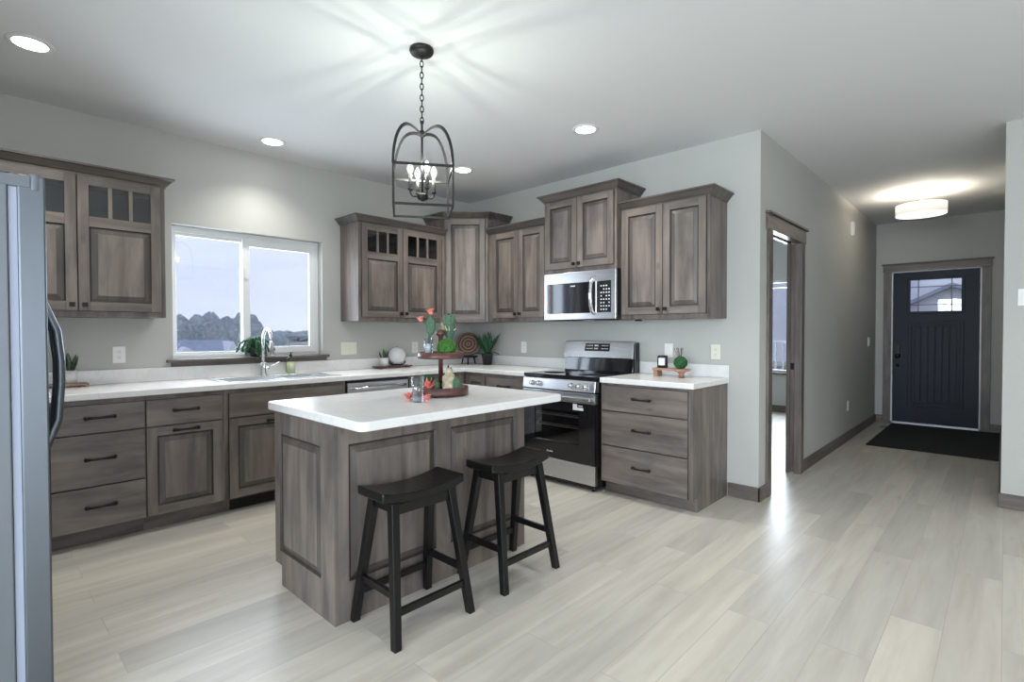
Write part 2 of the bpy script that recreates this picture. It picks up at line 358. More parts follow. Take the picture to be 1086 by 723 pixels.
for fx in (3.69, 4.035): d.box(fx-.006, yf+.012, lt[2], fx+.006, yf+.028, lt[3])
for fz in (1.865, 1.625): d.box(lt[0], yf+.012, fz-.005, lt[1], yf+.028, fz+.005)
d.build('leaded_grid', lead_m, o)
MB().box(lt[0], yf+.018, lt[2], lt[1], yf+.024, lt[3]).build('glass_pane', pane_m, o)
d = ring(MB(), (lp[0]+.03, lp[1]-.03, lp[2]+.03, lp[3]-.03), .04, yf-.014, yf)
for k in range(6):
    w = (lp[1]-lp[0]-.11)/6; a = lp[0]+.055+k*w
    d.box(a+.004, yf-.008, lp[2]+.055, a+w-.004, yf, lp[3]-.055)
d.build('grooved_panel', door_m, o, .004)
MB().box(3.455, yf-.02, .96, 3.50, yf, 1.10).build('keypad_lock', bronze, o, .004)
kn = MB(); kn.lathe([(.03, 0), (.03, .012), (.012, .018), (.012, .04), (.027, .048), (.029, .062), (.02, .072), (.0001, .074)], (3.477, yf-.018, .93), 16, rot=Matrix.Rotation(P2, 3, 'X')).build('door_knob', bronze, o)
MB().lathe([(.018, 0), (.018, .012), (.0001, .014)], (3.477, yf, .80), 14, rot=Matrix.Rotation(P2, 3, 'X')).build('deadbolt', bronze, o)
for hz in (1.83, 1.07, .28): MB().box(x1-.004, yf-.014, hz-.05, x1+.016, yf+.002, hz+.05).build('hinge', bronze, o)
MB().box(3.395, LY, 0, 3.417, LY+.1, fd[3]).box(4.313, LY, 0, 4.335, LY+.1, fd[3]).box(3.395, LY, 2.072, 4.335, LY+.1, fd[3]).build('door_frame', white_m, o)
MB().box(3.395, LY+.0, .0, 4.335, LY+.12, .028).build('threshold', steel, o)
MB().box(3.312, LY-.02, 0, 3.402, LY, 2.085).box(4.328, LY-.02, 0, 4.42, LY, 2.085).build('door_casing', trim_w, o, .002)
MB().box(3.306, LY-.024, 2.085, 4.426, LY, 2.175).build('door_header', trim_x, o, .002)
MB().box(3.29, LY-.045, 2.175, 4.442, LY, 2.195).build('door_cap', crown_w, o, .003)
# kitchen window
o = bpy.data.objects.new('window_1', None); COL.objects.link(o); o['kind'] = 'structure'
xo, xi = -.135, -.085
d = MB().slab([wk[0], wk[0]+.03, wk[1]-.03, wk[1]], [wk[2], wk[2]+.03, wk[3]-.05, wk[3]], lambda a, c: not inwin(a, c, (wk[0]+.03, wk[1]-.03, wk[2]+.03, wk[3]-.05)), xo, xi, ax='x')
d.build('window_frame', white_m, o, .003)
def sash(y0_, y1_, z0_, z1_, w, xa, xb):
    MB().slab([y0_, y0_+w, y1_-w, y1_], [z0_, z0_+w, z1_-w, z1_], lambda a, c: not inwin(a, c, (y0_+w, y1_-w, z0_+w, z1_-w)), xa, xb, ax='x').build('sash', white_m, o, .003)
    MB().box((xa+xb)/2-.003, y0_+w, z0_+w, (xa+xb)/2+.003, y1_-w, z1_-w).build('glass_pane', pane_m, o)
sash(wk[0]+.03, -2.44, wk[2]+.03, wk[3]-.05, .022, -.13, -.105)
sash(-2.46, wk[1]-.03, wk[2]+.025, wk[3]-.045, .058, -.105, -.075)
MB().box(-.074, -2.445, 1.72, -.066, -2.42, 1.80).build('sash_latch', white_m, o)
MB().box(-.085, -3.03, 1.045, .045, -1.755, 1.067).build('window_sill', trim_y, o, .004)
MB().box(0, -3.0, 1.014, .016, -1.77, 1.045).build('window_apron', trim_y, o, .002)
# study window
o = bpy.data.objects.new('window_2', None); COL.objects.link(o); o['kind'] = 'structure'
MB().slab([sw[0], sw[0]+.04, 1.78, 1.82, sw[1]-.04, sw[1]], [sw[2], sw[2]+.04, sw[3]-.12, sw[3]-.09, sw[3]-.04, sw[3]],
    lambda a, c: not ((sw[0]+.04 < a < 1.78 or 1.82 < a < sw[1]-.04) and (sw[2]+.04 < c < sw[3]-.12 or sw[3]-.09 < c < sw[3]-.04)), LY+.05, LY+.1, ax='y').build('window_frame', white_m, o)
MB().box(sw[0]+.03, LY+.07, sw[2]+.03, sw[1]-.03, LY+.076, sw[3]-.03).build('glass_pane', pane_m, o)
MB().box(sw[0]-.04, LY-.04, sw[2]-.03, sw[1]+.04, LY+.05, sw[2]).build('window_sill', trim_x, o)

# ================================================================== cabinetry
def raised_front(mb, x0, x1, z0, z1, y, s=.056, arch=None):
    """five-piece raised panel front face; outer face at y, thickness .02 behind (towards +y)"""
    t = .02
    # stiles and rails (0 vertical wood, 1 horizontal wood, 2 glaze, 3 bevel)
    mb.box(x0, y, z0, x0+s, y+t, z1, 0); mb.box(x1-s, y, z0, x1, y+t, z1, 0)
    mb.box(x0+s, y+.0006, z0, x1-s, y+t, z0+s, 1); mb.box(x0+s, y+.0006, z1-s, x1-s, y+t, z1, 1)
    panel(mb, x0+s, x1-s, z0+s, z1-s, y)
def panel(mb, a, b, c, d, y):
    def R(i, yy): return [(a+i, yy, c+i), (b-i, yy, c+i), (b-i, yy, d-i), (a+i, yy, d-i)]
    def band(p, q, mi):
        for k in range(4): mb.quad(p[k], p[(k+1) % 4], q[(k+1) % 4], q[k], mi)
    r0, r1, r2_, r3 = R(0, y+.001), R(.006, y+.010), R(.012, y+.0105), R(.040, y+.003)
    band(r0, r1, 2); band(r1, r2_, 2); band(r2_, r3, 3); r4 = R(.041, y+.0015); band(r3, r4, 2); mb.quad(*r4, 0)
FM = [wood_v, wood_h, glaze, bevel_w]
def bar_pull(parent, x, z, y, L=.135):
    m_ = MB(); pts = [(x-L/2, y, z), (x-L/2, y-.022, z), (x-L/4, y-.030, z-.001), (x, y-.032, z-.0015), (x+L/4, y-.030, z-.001), (x+L/2, y-.022, z), (x+L/2, y, z)]
    m_.tube(pts, [.008, .0105, .0075, .0065, .0075, .0105, .008], 6)
    m_.ball((x-L/2, y-.022, z), .012); m_.ball((x+L/2, y-.022, z), .012)
    m_.build('handle', bronze, parent)
def knob(parent, x, z, y):
    MB().lathe([(.007, 0), (.006, .012)], (x, y, z), 10, rot=Matrix.Rotation(P2, 3, 'X')).box(x-.014, y-.026, z-.014, x+.014, y-.012, z+.014).build('knob', bronze, parent, .003)
def drawer(parent, x0, x1, z0, z1, y, pull=True):
    o = MB().box(x0, y, z0, x1, y+.012, z1).box(x0-.0015, y+.006, z0-.0025, x1+.0015, y+.0195, z1+.0025, 1).build('drawer', [wood_h, glaze], parent, .0015, 1)
    if pull: bar_pull(o, (x0+x1)/2, (z0+z1)/2+.01, y)
    return o
def door(parent, x0, x1, z0, z1, y, hw=None, glass=False):
    mb = MB()
    if not glass: raised_front(mb, x0, x1, z0, z1, y)
    else:
        s = .056; g0, g1 = z1-s-.195, z1-s   # glazed part, then a rail and the raised panel below
        mb.box(x0, y, z0, x0+s, y+.02, z1, 0); mb.box(x1-s, y, z0, x1, y+.02, z1, 0)
        mb.box(x0+s, y+.0006, z0, x1-s, y+.02, z0+s, 1); mb.box(x0+s, y+.0006, g1, x1-s, y+.02, z1, 1); mb.box(x0+s, y+.0006, g0-.065, x1-s, y+.02, g0, 1)
        w = (x1-x0-2*s)/3
        for k in (1, 2): mb.box(x0+s+k*w-.011, y+.001, g0, x0+s+k*w+.011, y+.019, g1, 0)
        panel(mb, x0+s, x1-s, z0+s, g0-.065, y)
        mb.box(x0+s, y+.016, z0+s, x1-s, y+.02, g0-.065, 0)
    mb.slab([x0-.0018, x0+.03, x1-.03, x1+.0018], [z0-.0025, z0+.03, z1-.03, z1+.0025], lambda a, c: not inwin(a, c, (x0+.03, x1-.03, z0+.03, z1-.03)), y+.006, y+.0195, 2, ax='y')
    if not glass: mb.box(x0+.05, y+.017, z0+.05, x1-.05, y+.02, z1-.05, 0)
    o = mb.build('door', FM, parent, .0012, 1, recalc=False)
    if glass: MB().box(x0+s, y+.010, g0, x1-s, y+.013, g1).build('glass_pane', cabglass, o)
    if hw: 
        if hw[0] == 'k': knob(o, hw[1], hw[2], y)
        else: bar_pull(o, hw[1], hw[2], y)
    return o
PROF = [(0, 0), (.006, 0), (.006, .010), (.014, .016), (.040, .048), (.052, .054), (.052, .066), (0, .066)]
def crown(parent, path, z, prof=PROF, m=None):
    """path = polyline of the cabinet's top edge seen from above, outward side on the left of travel"""
    P = [Vector((a, b)) for a, b in path]; n = len(P); nd = []
    for i in range(n-1):
        t = (P[i+1]-P[i]).normalized(); nd.append(Vector((-t.y, t.x)))
    off = []
    for i in range(n):
        if i == 0: off.append(nd[0])
        elif i == n-1: off.append(nd[-1])
        else:
            q = (nd[i-1]+nd[i]); q = q/q.length_squared*2; off.append(q)
    mb = MB(); k = len(prof); vs = []
    for i in range(n):
        for o_, h_ in prof: p = P[i]+off[i]*o_; vs.append((p.x, p.y, z+h_))
    fs = []
    for i in range(n-1):
        for j in range(k): fs.append((i*k+j, i*k+(j+1) % k, (i+1)*k+(j+1) % k, (i+1)*k+j))
    fs.append(list(range(k))); fs.append([(n-1)*k+j for j in range(k)][::-1])
    mb.add(vs, fs); return mb.build('crown_molding', m or crown_w, parent)
# ---- base cabinets. local frame: x along the run, front at -y
YF = -.61; ZT = .874
def base_box(parent, w, side=None, toe=True):
    mb = MB(); mb.prism([(YF, .10), (0, .10), (0, ZT), (YF, ZT)], 0, w, 0, ax='x')
    o = mb.build('carcass', wood_v, parent)
    MB().box(0, -.54, 0, w, -.52, .10).build('toe_kick', trim_x, parent)
    if side: MB().prism([(-.54, 0), (0, 0), (0, ZT-.001), (YF-.001, ZT-.001), (YF-.001, .10), (-.54, .10)], w, w+.018, 0, ax='x').build('side_panel', wood_v, parent)
    return o
A90 = math.pi/2
def A(y): return (0.003, y, 0)
# wall A (front faces +x): origin at (0, y0), local x -> world +y
t = thing('base_cabinet', 'three-drawer base cabinet beside the refrigerator', 'cabinet', A(-3.745), A90, 'base cabinets under the window wall')
w = .457; base_box(t, w); 
for a, b_ in ((.675, .842), (.360, .667), (.107, .352)): drawer(t, .006, w-.004, a, b_, -.63)
t = thing('base_cabinet', 'base cabinet filler under the counter end behind the refrigerator', 'cabinet', A(-3.96), A90, 'base cabinets under the window wall')
w = .213; base_box(t, w); drawer(t, .004, w-.004, .675, .842, -.63, False); drawer(t, .004, w-.004, .107, .667, -.63, False)
t = thing('base_cabinet', 'narrow base cabinet with one drawer over a pull-out door with two bar pulls', 'cabinet', A(-3.287), A90, 'base cabinets under the window wall')
w = .457; base_box(t, w); drawer(t, .004, .437, .675, .842, -.63); door(t, .004, .437, .107, .667, -.63, ('b', .22, .640))
t = thing('base_cabinet', 'wide sink base cabinet with false drawer front, partly behind the island', 'cabinet', A(-2.829), A90, 'base cabinets under the window wall')
w = .914
MB().box(0, YF, .10, .018, 0, ZT).box(w-.018, YF, .10, w, 0, ZT).box(.018, YF, .10, w-.018, 0, .118).box(.018, -.012, .118, w-.018, 0, ZT).box(.018, YF, .118, w-.018, YF+.02, ZT).build('carcass', wood_v, t)
MB().box(0, -.54, 0, w, -.52, .10).build('toe_kick', trim_x, t)
drawer(t, .027, .895, .675, .842, -.63, False); door(t, .027, .459, .107, .667, -.63, ('b', .35, .63)); door(t, .465, .895, .107, .667, -.63, ('b', .57, .63))
rg = MB().box(.05, -.548, .008, .36, -.540, .072)
for k in range(26): rg.box(.058+k*.0115, -.553, .016, .063+k*.0115, -.547, .064)
rg.build('floor_register', [blackm], t)
# dishwasher
t = thing('dishwasher', 'stainless steel dishwasher behind the island', 'dishwasher', A(-1.912), A90)
w = .61
MB().box(.004, -.60, .10, w-.004, -.02, .868).build('body', blackpl, t)
MB().box(.006, -.632, .115, w-.006, -.60, .848).build('door_panel', steel, t, .004)
MB().box(.006, -.625, .850, w-.006, -.60, .866).build('control_strip', blackpl, t)
MB().tube([(.06, -.632, .80), (.06, -.67, .805), (.12, -.68, .806), (w-.12, -.68, .806), (w-.06, -.67, .805), (w-.06, -.632, .80)], .011, 8).build('handle', chrome, t)
MB().box(.006, -.54, 0, w-.006, -.52, .10).build('toe_kick', blackpl, t)
# corner and wall B left
t = thing('base_cabinet', 'corner base cabinet where the two counters meet', 'cabinet', (0.003, -.003, 0), 0, 'base cabinets in the corner')
MB().prism([(0, 0), (.93, 0), (.93, YF), (.61, YF), (.61, -1.298), (0, -1.298)], .10, ZT).build('carcass', wood_v, t)
MB().prism([(0, -.02), (.93, -.02), (.93, -.54), (.54, -.54), (.54, -1.298), (0, -1.298)], 0, .10).build('toe_kick', trim_x, t)
door(t, .66, .925, .107, .842, -.63, None)
d = door(t, -.93, -.655, .107, .842, -.63, None); 
d.rotation_euler = (0, 0, A90); d.location = (0, 0, 0)
d2 = door(t, -1.29, -.94, .107, .842, -.63, None); d2.rotation_euler = (0, 0, A90)
t = thing('base_cabinet', 'drawer base cabinet left of the range, mostly behind the island top', 'cabinet', (.936, -.003, 0), 0, 'base cabinets along the range wall')
w = .524; base_box(t, w); drawer(t, .006, w-.01, .675, .842, -.63); door(t, .006, w-.01, .107, .667, -.63, None)
t = thing('base_cabinet', 'grey brown three-drawer base cabinet right of the range', 'cabinet', (2.242, -.003, 0), 0, 'base cabinets along the range wall')
w = .732; base_box(t, w, True)
for a, b_ in ((.665, .853), (.395, .655), (.107, .385)): drawer(t, .018, .718, a, b_, -.63)
# ---- wall cabinets
ZU = 1.372
def upper(parent, x0, x1, z0, z1, dep=.32, hollow=False):
    if not hollow: mb = MB().box(x0, -dep, z0, x1, 0, z1)
    else:
        mb = MB().box(x0, -dep, z0, x0+.018, 0, z1).box(x1-.018, -dep, z0, x1, 0, z1).box(x0+.018, -dep, z0, x1-.018, 0, z0+.018).box(x0+.018, -dep, z1-.03, x1-.018, 0, z1)
        mb.box(x0+.018, -dep, z1-.045, x1-.018, -dep+.018, z1-.03).box(x0+.018, -dep, z0+.018, x1-.018, -dep+.018, z0+.045)
        mb.box(x0+.018, -dep, z0+.045, x0+.035, -dep+.018, z1-.045).box(x1-.035, -dep, z0+.045, x1-.018, -dep+.018, z1-.045)
    o = mb.build('carcass', wood_v, parent, .001, 1)
    if hollow:
        MB().box(x0+.018, -.012, z0+.018, x1-.018, 0, z1-.03).build('back_panel', cab_in, parent)
        MB().box(x0+.018, -dep+.03, 1.90, x1-.018, -.012, 1.918).box(x0+.018, -dep+.03, 1.63, x1-.018, -.012, 1.648).build('shelf', wood_h, parent)
ZR = 2.268
t = thing('wall_cabinet', 'wall cabinet with small glass panes left of the kitchen window', 'cabinet', A(-4.045), A90, 'wall cabinets on the window wall')
w = .945; upper(t, 0, w, ZU, ZR, hollow=True)
door(t, .012, .470, ZU+.038, 2.258, -.34, ('k', .442, ZU+.075), True); door(t, .476, .915, ZU+.038, 2.258, -.34, ('k', .504, ZU+.075), True)
crown(t, [(w, 0), (w, -.322), (0, -.322)], ZR-.006)
t = thing('wall_cabinet', 'wall cabinet with small glass panes right of the kitchen window', 'cabinet', A(-1.622), A90, 'wall cabinets on the window wall')
w = .994; upper(t, 0, w, ZU, ZR, hollow=True)
door(t, .030, .464, ZU+.038, 2.258, -.34, ('k', .438, ZU+.075), True); door(t, .470, .935, ZU+.038, 2.258, -.34, ('k', .496, ZU+.075), True)
crown(t, [(w, -.322), (0, -.322), (0, 0)], ZR-.006)
# corner cabinet
t = thing('corner_wall_cabinet', 'tall diagonal wall cabinet in the room corner with one door', 'cabinet', (.003, -.003, 0))
ZC = 2.445; ca, cb_ = (.325, -.625), (.655, -.325)
MB().prism([(0, 0), (.655, 0), cb_, ca, (0, -.625)], ZU, ZC).build('carcass', wood_v, t, .001, 1)
dv = Vector((cb_[0]-ca[0], cb_[1]-ca[1])); L = dv.length; ang = math.atan2(dv.y, dv.x)
d = door(t, .012, L-.03, ZU+.025, ZC-.012, -.02, ('k', .045, ZU+.075)); d.location = (ca[0], ca[1], 0); d.rotation_euler = (0, 0, ang)
crown(t, [(.655, 0), (cb_[0], cb_[1]), ca, (0, -.625)], ZC-.006)
# wall B
t = thing('wall_cabinet', 'two-door wall cabinet between the corner cabinet and the microwave', 'cabinet', (.664, -.003, 0), 0, 'wall cabinets on the range wall')
w = .80; upper(t, 0, w, ZU, ZR); door(t, .070, .428, ZU+.038, 2.258, -.34, ('k', .400, ZU+.075)); door(t, .434, .765, ZU+.038, 2.258, -.34, ('k', .461, ZU+.075))
crown(t, [(w, -.322), (0, -.322)], ZR-.006)
t = thing('wall_cabinet', 'raised short wall cabinet directly above the microwave', 'cabinet', (1.468, -.003, 0), 0, 'wall cabinets on the range wall')
w = .766; upper(t, 0, w, 1.795, ZC, .38); door(t, .022, .376, 1.83, ZC-.012, -.40, ('k', .350, 1.862)); door(t, .382, .744, 1.83, ZC-.012, -.40, ('k', .408, 1.862))
crown(t, [(w, 0), (w, -.382), (0, -.382), (0, 0)], ZC-.006)
t = thing('wall_cabinet', 'two-door wall cabinet right of the microwave, at the end of the range wall', 'cabinet', (2.238, -.003, 0), 0, 'wall cabinets on the range wall')
w = .744; upper(t, 0, w, ZU, ZR); door(t, .022, .378, ZU+.038, 2.258, -.34, ('k', .352, ZU+.075)); door(t, .384, .722, ZU+.038, 2.258, -.34, ('k', .410, ZU+.075))
crown(t, [(w, 0), (w, -.322), (0, -.322)], ZR-.006)

# ---- countertops
CF = .643
sk = (.115, .560, -2.785, -1.945)   # sink cut-out
xs = [.003, sk[0], sk[1], CF, 1.463]; ys = [-3.96, sk[2], sk[3], -CF, -.003]
def inL(a, b_):
    if sk[0] < a < sk[1] and sk[2] < b_ < sk[3]: return False
    return a < CF or b_ > -CF
o = MB().slab(xs, ys, inL, ZT, .914).build('countertop', counter_m, None, .006, 3)
tag(o, 'long L-shaped white marbled countertop with the sink, under the window', 'countertop')
MB().box(.003, -3.96, .914, .022, -.003, 1.012).box(.022, -.022, .914, 1.463, -.003, 1.012).build('backsplash', counter_m, o, .003)
o = MB().box(2.243, -CF, ZT, 3.007, -.003, .914).build('countertop', counter_m, None, .006, 3)
tag(o, 'short white marbled countertop right of the range', 'countertop')
MB().box(2.243, -.022, .914, 3.007, -.003, 1.012).build('backsplash', counter_m, o, .003)
# sink
t = thing('kitchen_sink', 'double-bowl sink set in the counter under the window', 'sink', (0, 0, 0))
a0, a1, b0, b1 = sk; mid = (b0+b1)/2
bw = [(a0+.075, a1-.02, b0+.02, mid-.015), (a0+.075, a1-.02, mid+.015, b1-.02)]
sinkm, _, _ = base('satin_sink_steel', (.72, .74, .76), .25, .9)
MB().slab([a0-.02, bw[0][0], bw[0][1], a1+.02], [b0-.02, bw[0][2], bw[0][3], bw[1][2], bw[1][3], b1+.02],
    lambda x, y: not any(q[0] < x < q[1] and q[2] < y < q[3] for q in bw), .9145, .919).build('rim', sinkm, t, .002)
for q in bw:
    x0, x1, y0, y1 = q; zb = .74; i = .03
    mb = MB(); T = [(x0, y0, .916), (x1, y0, .916), (x1, y1, .916), (x0, y1, .916)]; B = [(x0+i, y0+i, zb), (x1-i, y0+i, zb), (x1-i, y1-i, zb), (x0+i, y1-i, zb)]
    for k in range(4): mb.quad(T[k], T[(k+1) % 4], B[(k+1) % 4], B[k])
    mb.quad(*B); mb.build('bowl', sinkm, t)
t = thing('faucet', 'chrome gooseneck pull-down faucet at the sink', 'faucet', (.145, -2.385, .919))
MB().lathe([(.03, 0), (.03, .006), (.024, .012), (.021, .10), (.017, .105), (.0001, .106)], seg=20).build('base', chrome, t)
pts = [(0, 0, .10), (0, 0, .28)]+[(.085-.085*math.cos(k*math.pi/10), 0, .28+.10*math.sin(k*math.pi/10)) for k in range(1, 10)]+[(.172, 0, .27)]
MB().tube(pts, .011, 12).build('spout', chrome, t)
hd, _, _ = base('brushed_faucet_head', (.38, .36, .40), .3, .9)
MB().tube([(.170, 0, .285), (.176, 0, .23), (.186, 0, .175)], [.014, .017, .019], 12).build('spray_head', hd, t)
MB().tube([(0, .012, .055), (0, .045, .062)], .014, 10).tube([(0, .04, .06), (.01, .085, .085), (.015, .125, .10)], [.010, .006, .007], 8).build('lever', chrome, t)

# ---- island
t = thing('kitchen_island', 'grey brown kitchen island with raised panels and white marbled top', 'island', (0, 0, 0))
ix0, ix1, iy0, iy1 = 1.845, 2.447, -2.962, -1.765
MB().prism([(ix0+.075, 0), (ix1, 0), (ix1, ZT), (ix0, ZT), (ix0, .10), (ix0+.075, .10)], iy0, iy1, 0, ax='y').build('carcass', wood_v, t)
def face(parent, M, x0, x1, z0, z1, panels, notch=0):
    # raised-panel skin, built in a frame whose front is -y, y=0 is the carcass
    mb = MB(); T = .018
    for k, (a, b_, c, d_) in enumerate(panels): panel(mb, a, b_, c, d_, -T)
    xs_ = sorted(set([x0, x1, x0+notch]+[q for p in panels for q in p[:2]])); zs_ = sorted(set([z0, .10, z1]+[q for p in panels for q in p[2:]]))
    mb.slab(xs_, zs_, lambda a, c: not any(p[0] < a < p[1] and p[2] < c < p[3] for p in panels) and not (a < x0+notch and c < .10), -T, 0, 0, ax='y')
    o = mb.xf(M).build('panel_face', FM, parent, 0, 1, recalc=False); return o
face(t, Matrix.Translation((0, iy0, 0)), ix0, ix1+.018, 0, ZT, [(1.900, 2.338, .17, .765)], .075)
Mx = Matrix.Translation((ix1, 0, 0)) @ Matrix.Rotation(A90, 4, 'Z')
face(t, Mx, iy0-.0, iy1, 0, ZT, [(-2.912, -2.43, .175, .78), (-2.335, -1.845, .175, .78)])
# working side of the island facing the sink
mb = MB(); 
for k in range(2):
    c0 = -2.95+k*.59
    raised_front(mb, c0, c0+.58, .11, .66, -.02); mb.box(c0, -.02, .675, c0+.58, 0, .85, 1)
mb.xf(Matrix.Translation((ix0, 0, 0)) @ Matrix.Rotation(-A90, 4, 'Z') @ Matrix.Scale(-1, 4, (1, 0, 0))).build('cabinet_front', FM, t, recalc=False)
def rrect(x0, x1, y0, y1, r, n=6):
    P = []
    for cx, cy, a in ((x1-r, y1-r, 0), (x0+r, y1-r, 90), (x0+r, y0+r, 180), (x1-r, y0+r, 270)):
        for k in range(n+1): q = math.radians(a+90*k/n); P.append((cx+r*math.cos(q), cy+r*math.sin(q)))
    return P
MB().prism(rrect(1.768, 2.706, -2.992, -1.695, .035), ZT, .914).build('island_top', counter_m, t, .006, 3)

# ---- range
t = thing('range', 'stainless electric range with black glass cooktop and oven door', 'range', (1.467, -.02, 0))
w = .761
MB().box(.003, -.625, .03, w-.003, -.0, .885).build('body', blackpl, t)
MB().box(0, -.648, .886, w, -.0, .914).build('cooktop', blackglass, t, .004)
elem, _, _ = base('cooktop_ring_print', (.10, .10, .11), .2)
for cx, cy, r in ((.2, -.46, .10), (.56, -.46, .085), (.2, -.2, .075), (.56, -.2, .10)):
    MB().lathe([(r-.003, .0142), (r, .0142), (r, .0146), (r-.003, .0146), (r-.003, .0142)], (cx, cy, .9), 40).build('cooking_zone', elem, t)
MB().hexa([(0, -.665, .790), (w, -.665, .790), (w, -.60, .790), (0, -.60, .790)], [(0, -.652, .878), (w, -.652, .878), (w, -.60, .878), (0, -.60, .878)]).build('control_panel', steel, t, .004)
for kx in (.115, .185, .535, .610, .680):
    MB().lathe([(.024, 0), (.024, .008), (.019, .012), (.017, .030), (.014, .034), (.0001, .035)], (kx, -.660, .833), 18, rot=Matrix.Rotation(P2-.14, 3, 'X')).box(kx-.003, -.699, .815, kx+.003, -.690, .851).build('knob', chrome, t)
# oven door: steel frame, dark glass with window, racks behind
MB().box(0, -.662, .700, w, -.625, .780).build('oven_door_rail', steel, t, .003)
MB().slab([.004, .135, .600, w-.004], [.215, .36, .625, .698], lambda a, c: not inwin(a, c, (.135, .600, .36, .625)), -.658, -.628, ax='y').build('oven_door', blackglass, t, .002)
MB().box(.135, -.652, .36, .600, -.648, .625).build('oven_window', ovenglass, t)
rack_m, _, _ = base('pale_rack_wire', (.75, .75, .75), .4)
for zz in (.575, .485):
    MB().tube([(.14, -.636, zz), (.595, -.636, zz)], .006, 6).tube([(.14, -.632, zz+.014), (.595, -.632, zz+.014)], .003, 6).build('oven_rack', rack_m, t)
MB().box(.03, -.700, .722, w-.03, -.683, .748).box(.045, -.685, .727, .075, -.66, .743).box(w-.075, -.685, .727, w-.045, -.66, .743).build('handle', steel, t, .005)
MB().box(0, -.660, .055, w, -.625, .210).build('storage_drawer', steel, t, .004)
mb = MB(); rx = .30
for k, ww in enumerate((.008, .005, .004, .005, .004, .006, .005, .005, .003)):
    mb.box(.272+k*.0075, -.6592, .262, .272+k*.0075+ww*.7, -.658, .272+(.004 if k in (0, 1, 8, 5) else 0))
mb.build('badge', mark_m, t)
MB().box(.545, -.6594, .640, .588, -.658, .690).box(.588, -.6594, .640, .648, -.658, .662).box(.60, -.6594, .672, .640, -.658, .680).build('sticker', mark_m, t)
for fx in (.05, w-.05): MB().lathe([(.018, 0), (.018, .03)], (fx, -.60, 0), 12).build('foot', blackpl, t)
for fx in (.05, w-.05): MB().lathe([(.018, 0), (.018, .03)], (fx, -.06, 0), 12).build('foot', blackpl, t)
# backguard
MB().hexa([(.012, -.075, .914), (w-.012, -.075, .914), (w-.012, -.0, .914), (.012, -.0, .914)], [(.012, -.060, 1.035), (w-.012, -.060, 1.035), (w-.012, -.0, 1.035), (.012, -.0, 1.035)]).build('backguard_lower', blackglass, t, .003)
MB().hexa([(0, -.095, 1.035), (w, -.095, 1.035), (w, -.0, 1.035), (0, -.0, 1.035)], [(.01, -.055, 1.185), (w-.01, -.055, 1.185), (w-.01, -.0, 1.185), (.01, -.0, 1.185)]).build('backguard', steel, t, .005)
MB().box(w, -.07, .90, w+.010, 0, 1.175).build('backguard_cap', blackpl, t, .003)
sl = (.095-.055)/.15
def bgy(z): return -.095+(z-1.035)*sl
MB().hexa([(.245, bgy(1.095)-.003, 1.095), (.515, bgy(1.095)-.003, 1.095), (.515, bgy(1.095)+.01, 1.095), (.245, bgy(1.095)+.01, 1.095)],
    [(.248, bgy(1.165)-.003, 1.165), (.512, bgy(1.165)-.003, 1.165), (.512, bgy(1.165)+.01, 1.165), (.248, bgy(1.165)+.01, 1.165)]).build('control_display', blackglass, t)
mb = MB()
for k in range(5):
    for r_, zz in enumerate((1.145, 1.118)): 
        for xx in (.262, .43): mb.box(xx+k*.015, bgy(zz)-.0045, zz-.003, xx+k*.015+.010, bgy(zz)-.003, zz+.003)
mb.box(.352, bgy(1.145)-.0045, 1.139, .392, bgy(1.145)-.003, 1.151)
for k in range(3): mb.box(.354+k*.014, bgy(1.118)-.0045, 1.112, .362+k*.014, bgy(1.118)-.003, 1.124)
mb.build('keypad_marking', mark_m, t)
# ---- microwave
t = thing('microwave', 'stainless over-the-range microwave with curved handle', 'microwave', (1.487, -.003, 1.378))
w = .757; h = .412
MB().box(.002, -.385, 0, w-.002, 0, h).build('body', blackpl, t)
dw = .560
MB().slab([0, .035, dw-.005, dw+.01, w-.045, w], [0, .055, h-.095, h], lambda a, c: not (inwin(a, c, (.035, dw-.005, .055, h-.095)) or inwin(a, c, (dw+.01, w-.045, .055, h-.095))), -.408, -.385, ax='y').build('front_frame', steel, t, .003)
MB().box(.035, -.404, .055, dw-.005, -.386, h-.095).build('door_window', blackglass, t)
MB().box(dw+.01, -.4045, .055, w-.045, -.386, h-.095).build('keypad_panel', blackpl, t)
mb = MB()
for r_ in range(8):
    for c_ in range(4):
        if (r_*5+c_*3) % 7 != 2: mb.box(dw+.048+c_*.026, -.4055, .075+r_*.028, dw+.060+c_*.026, -.4045, .085+r_*.028)
mb.build('keypad_marking', mark_m, t)
MB().box(.295, -.4052, h-.125, .345, -.404, h-.117).build('badge', mark_m, t)
hx = dw-.012
MB().tube([(hx, -.406, .045), (hx, -.440, .060), (hx, -.462, .11), (hx, -.470, .19), (hx, -.470, .22), (hx, -.462, .29), (hx, -.440, .340), (hx, -.406, .355)], .013, 12, flat=(1, 1.2)).build('handle', chrome, t)
MB().box(.05, -.36, -.006, .70, -.04, 0).build('underside_vent', blackm, t)
MB().box(.36, -.30, -.009, .42, -.22, -.006).build('lamp_lens', white_m, t)
# small under-cabinet puck right of the microwave
tag(MB().lathe([(.028, -.014), (.028, 0)], (2.36, -.25, ZU), 20).build('puck_light', blackm), 'small black puck light under the wall cabinet right of the microwave', 'light')
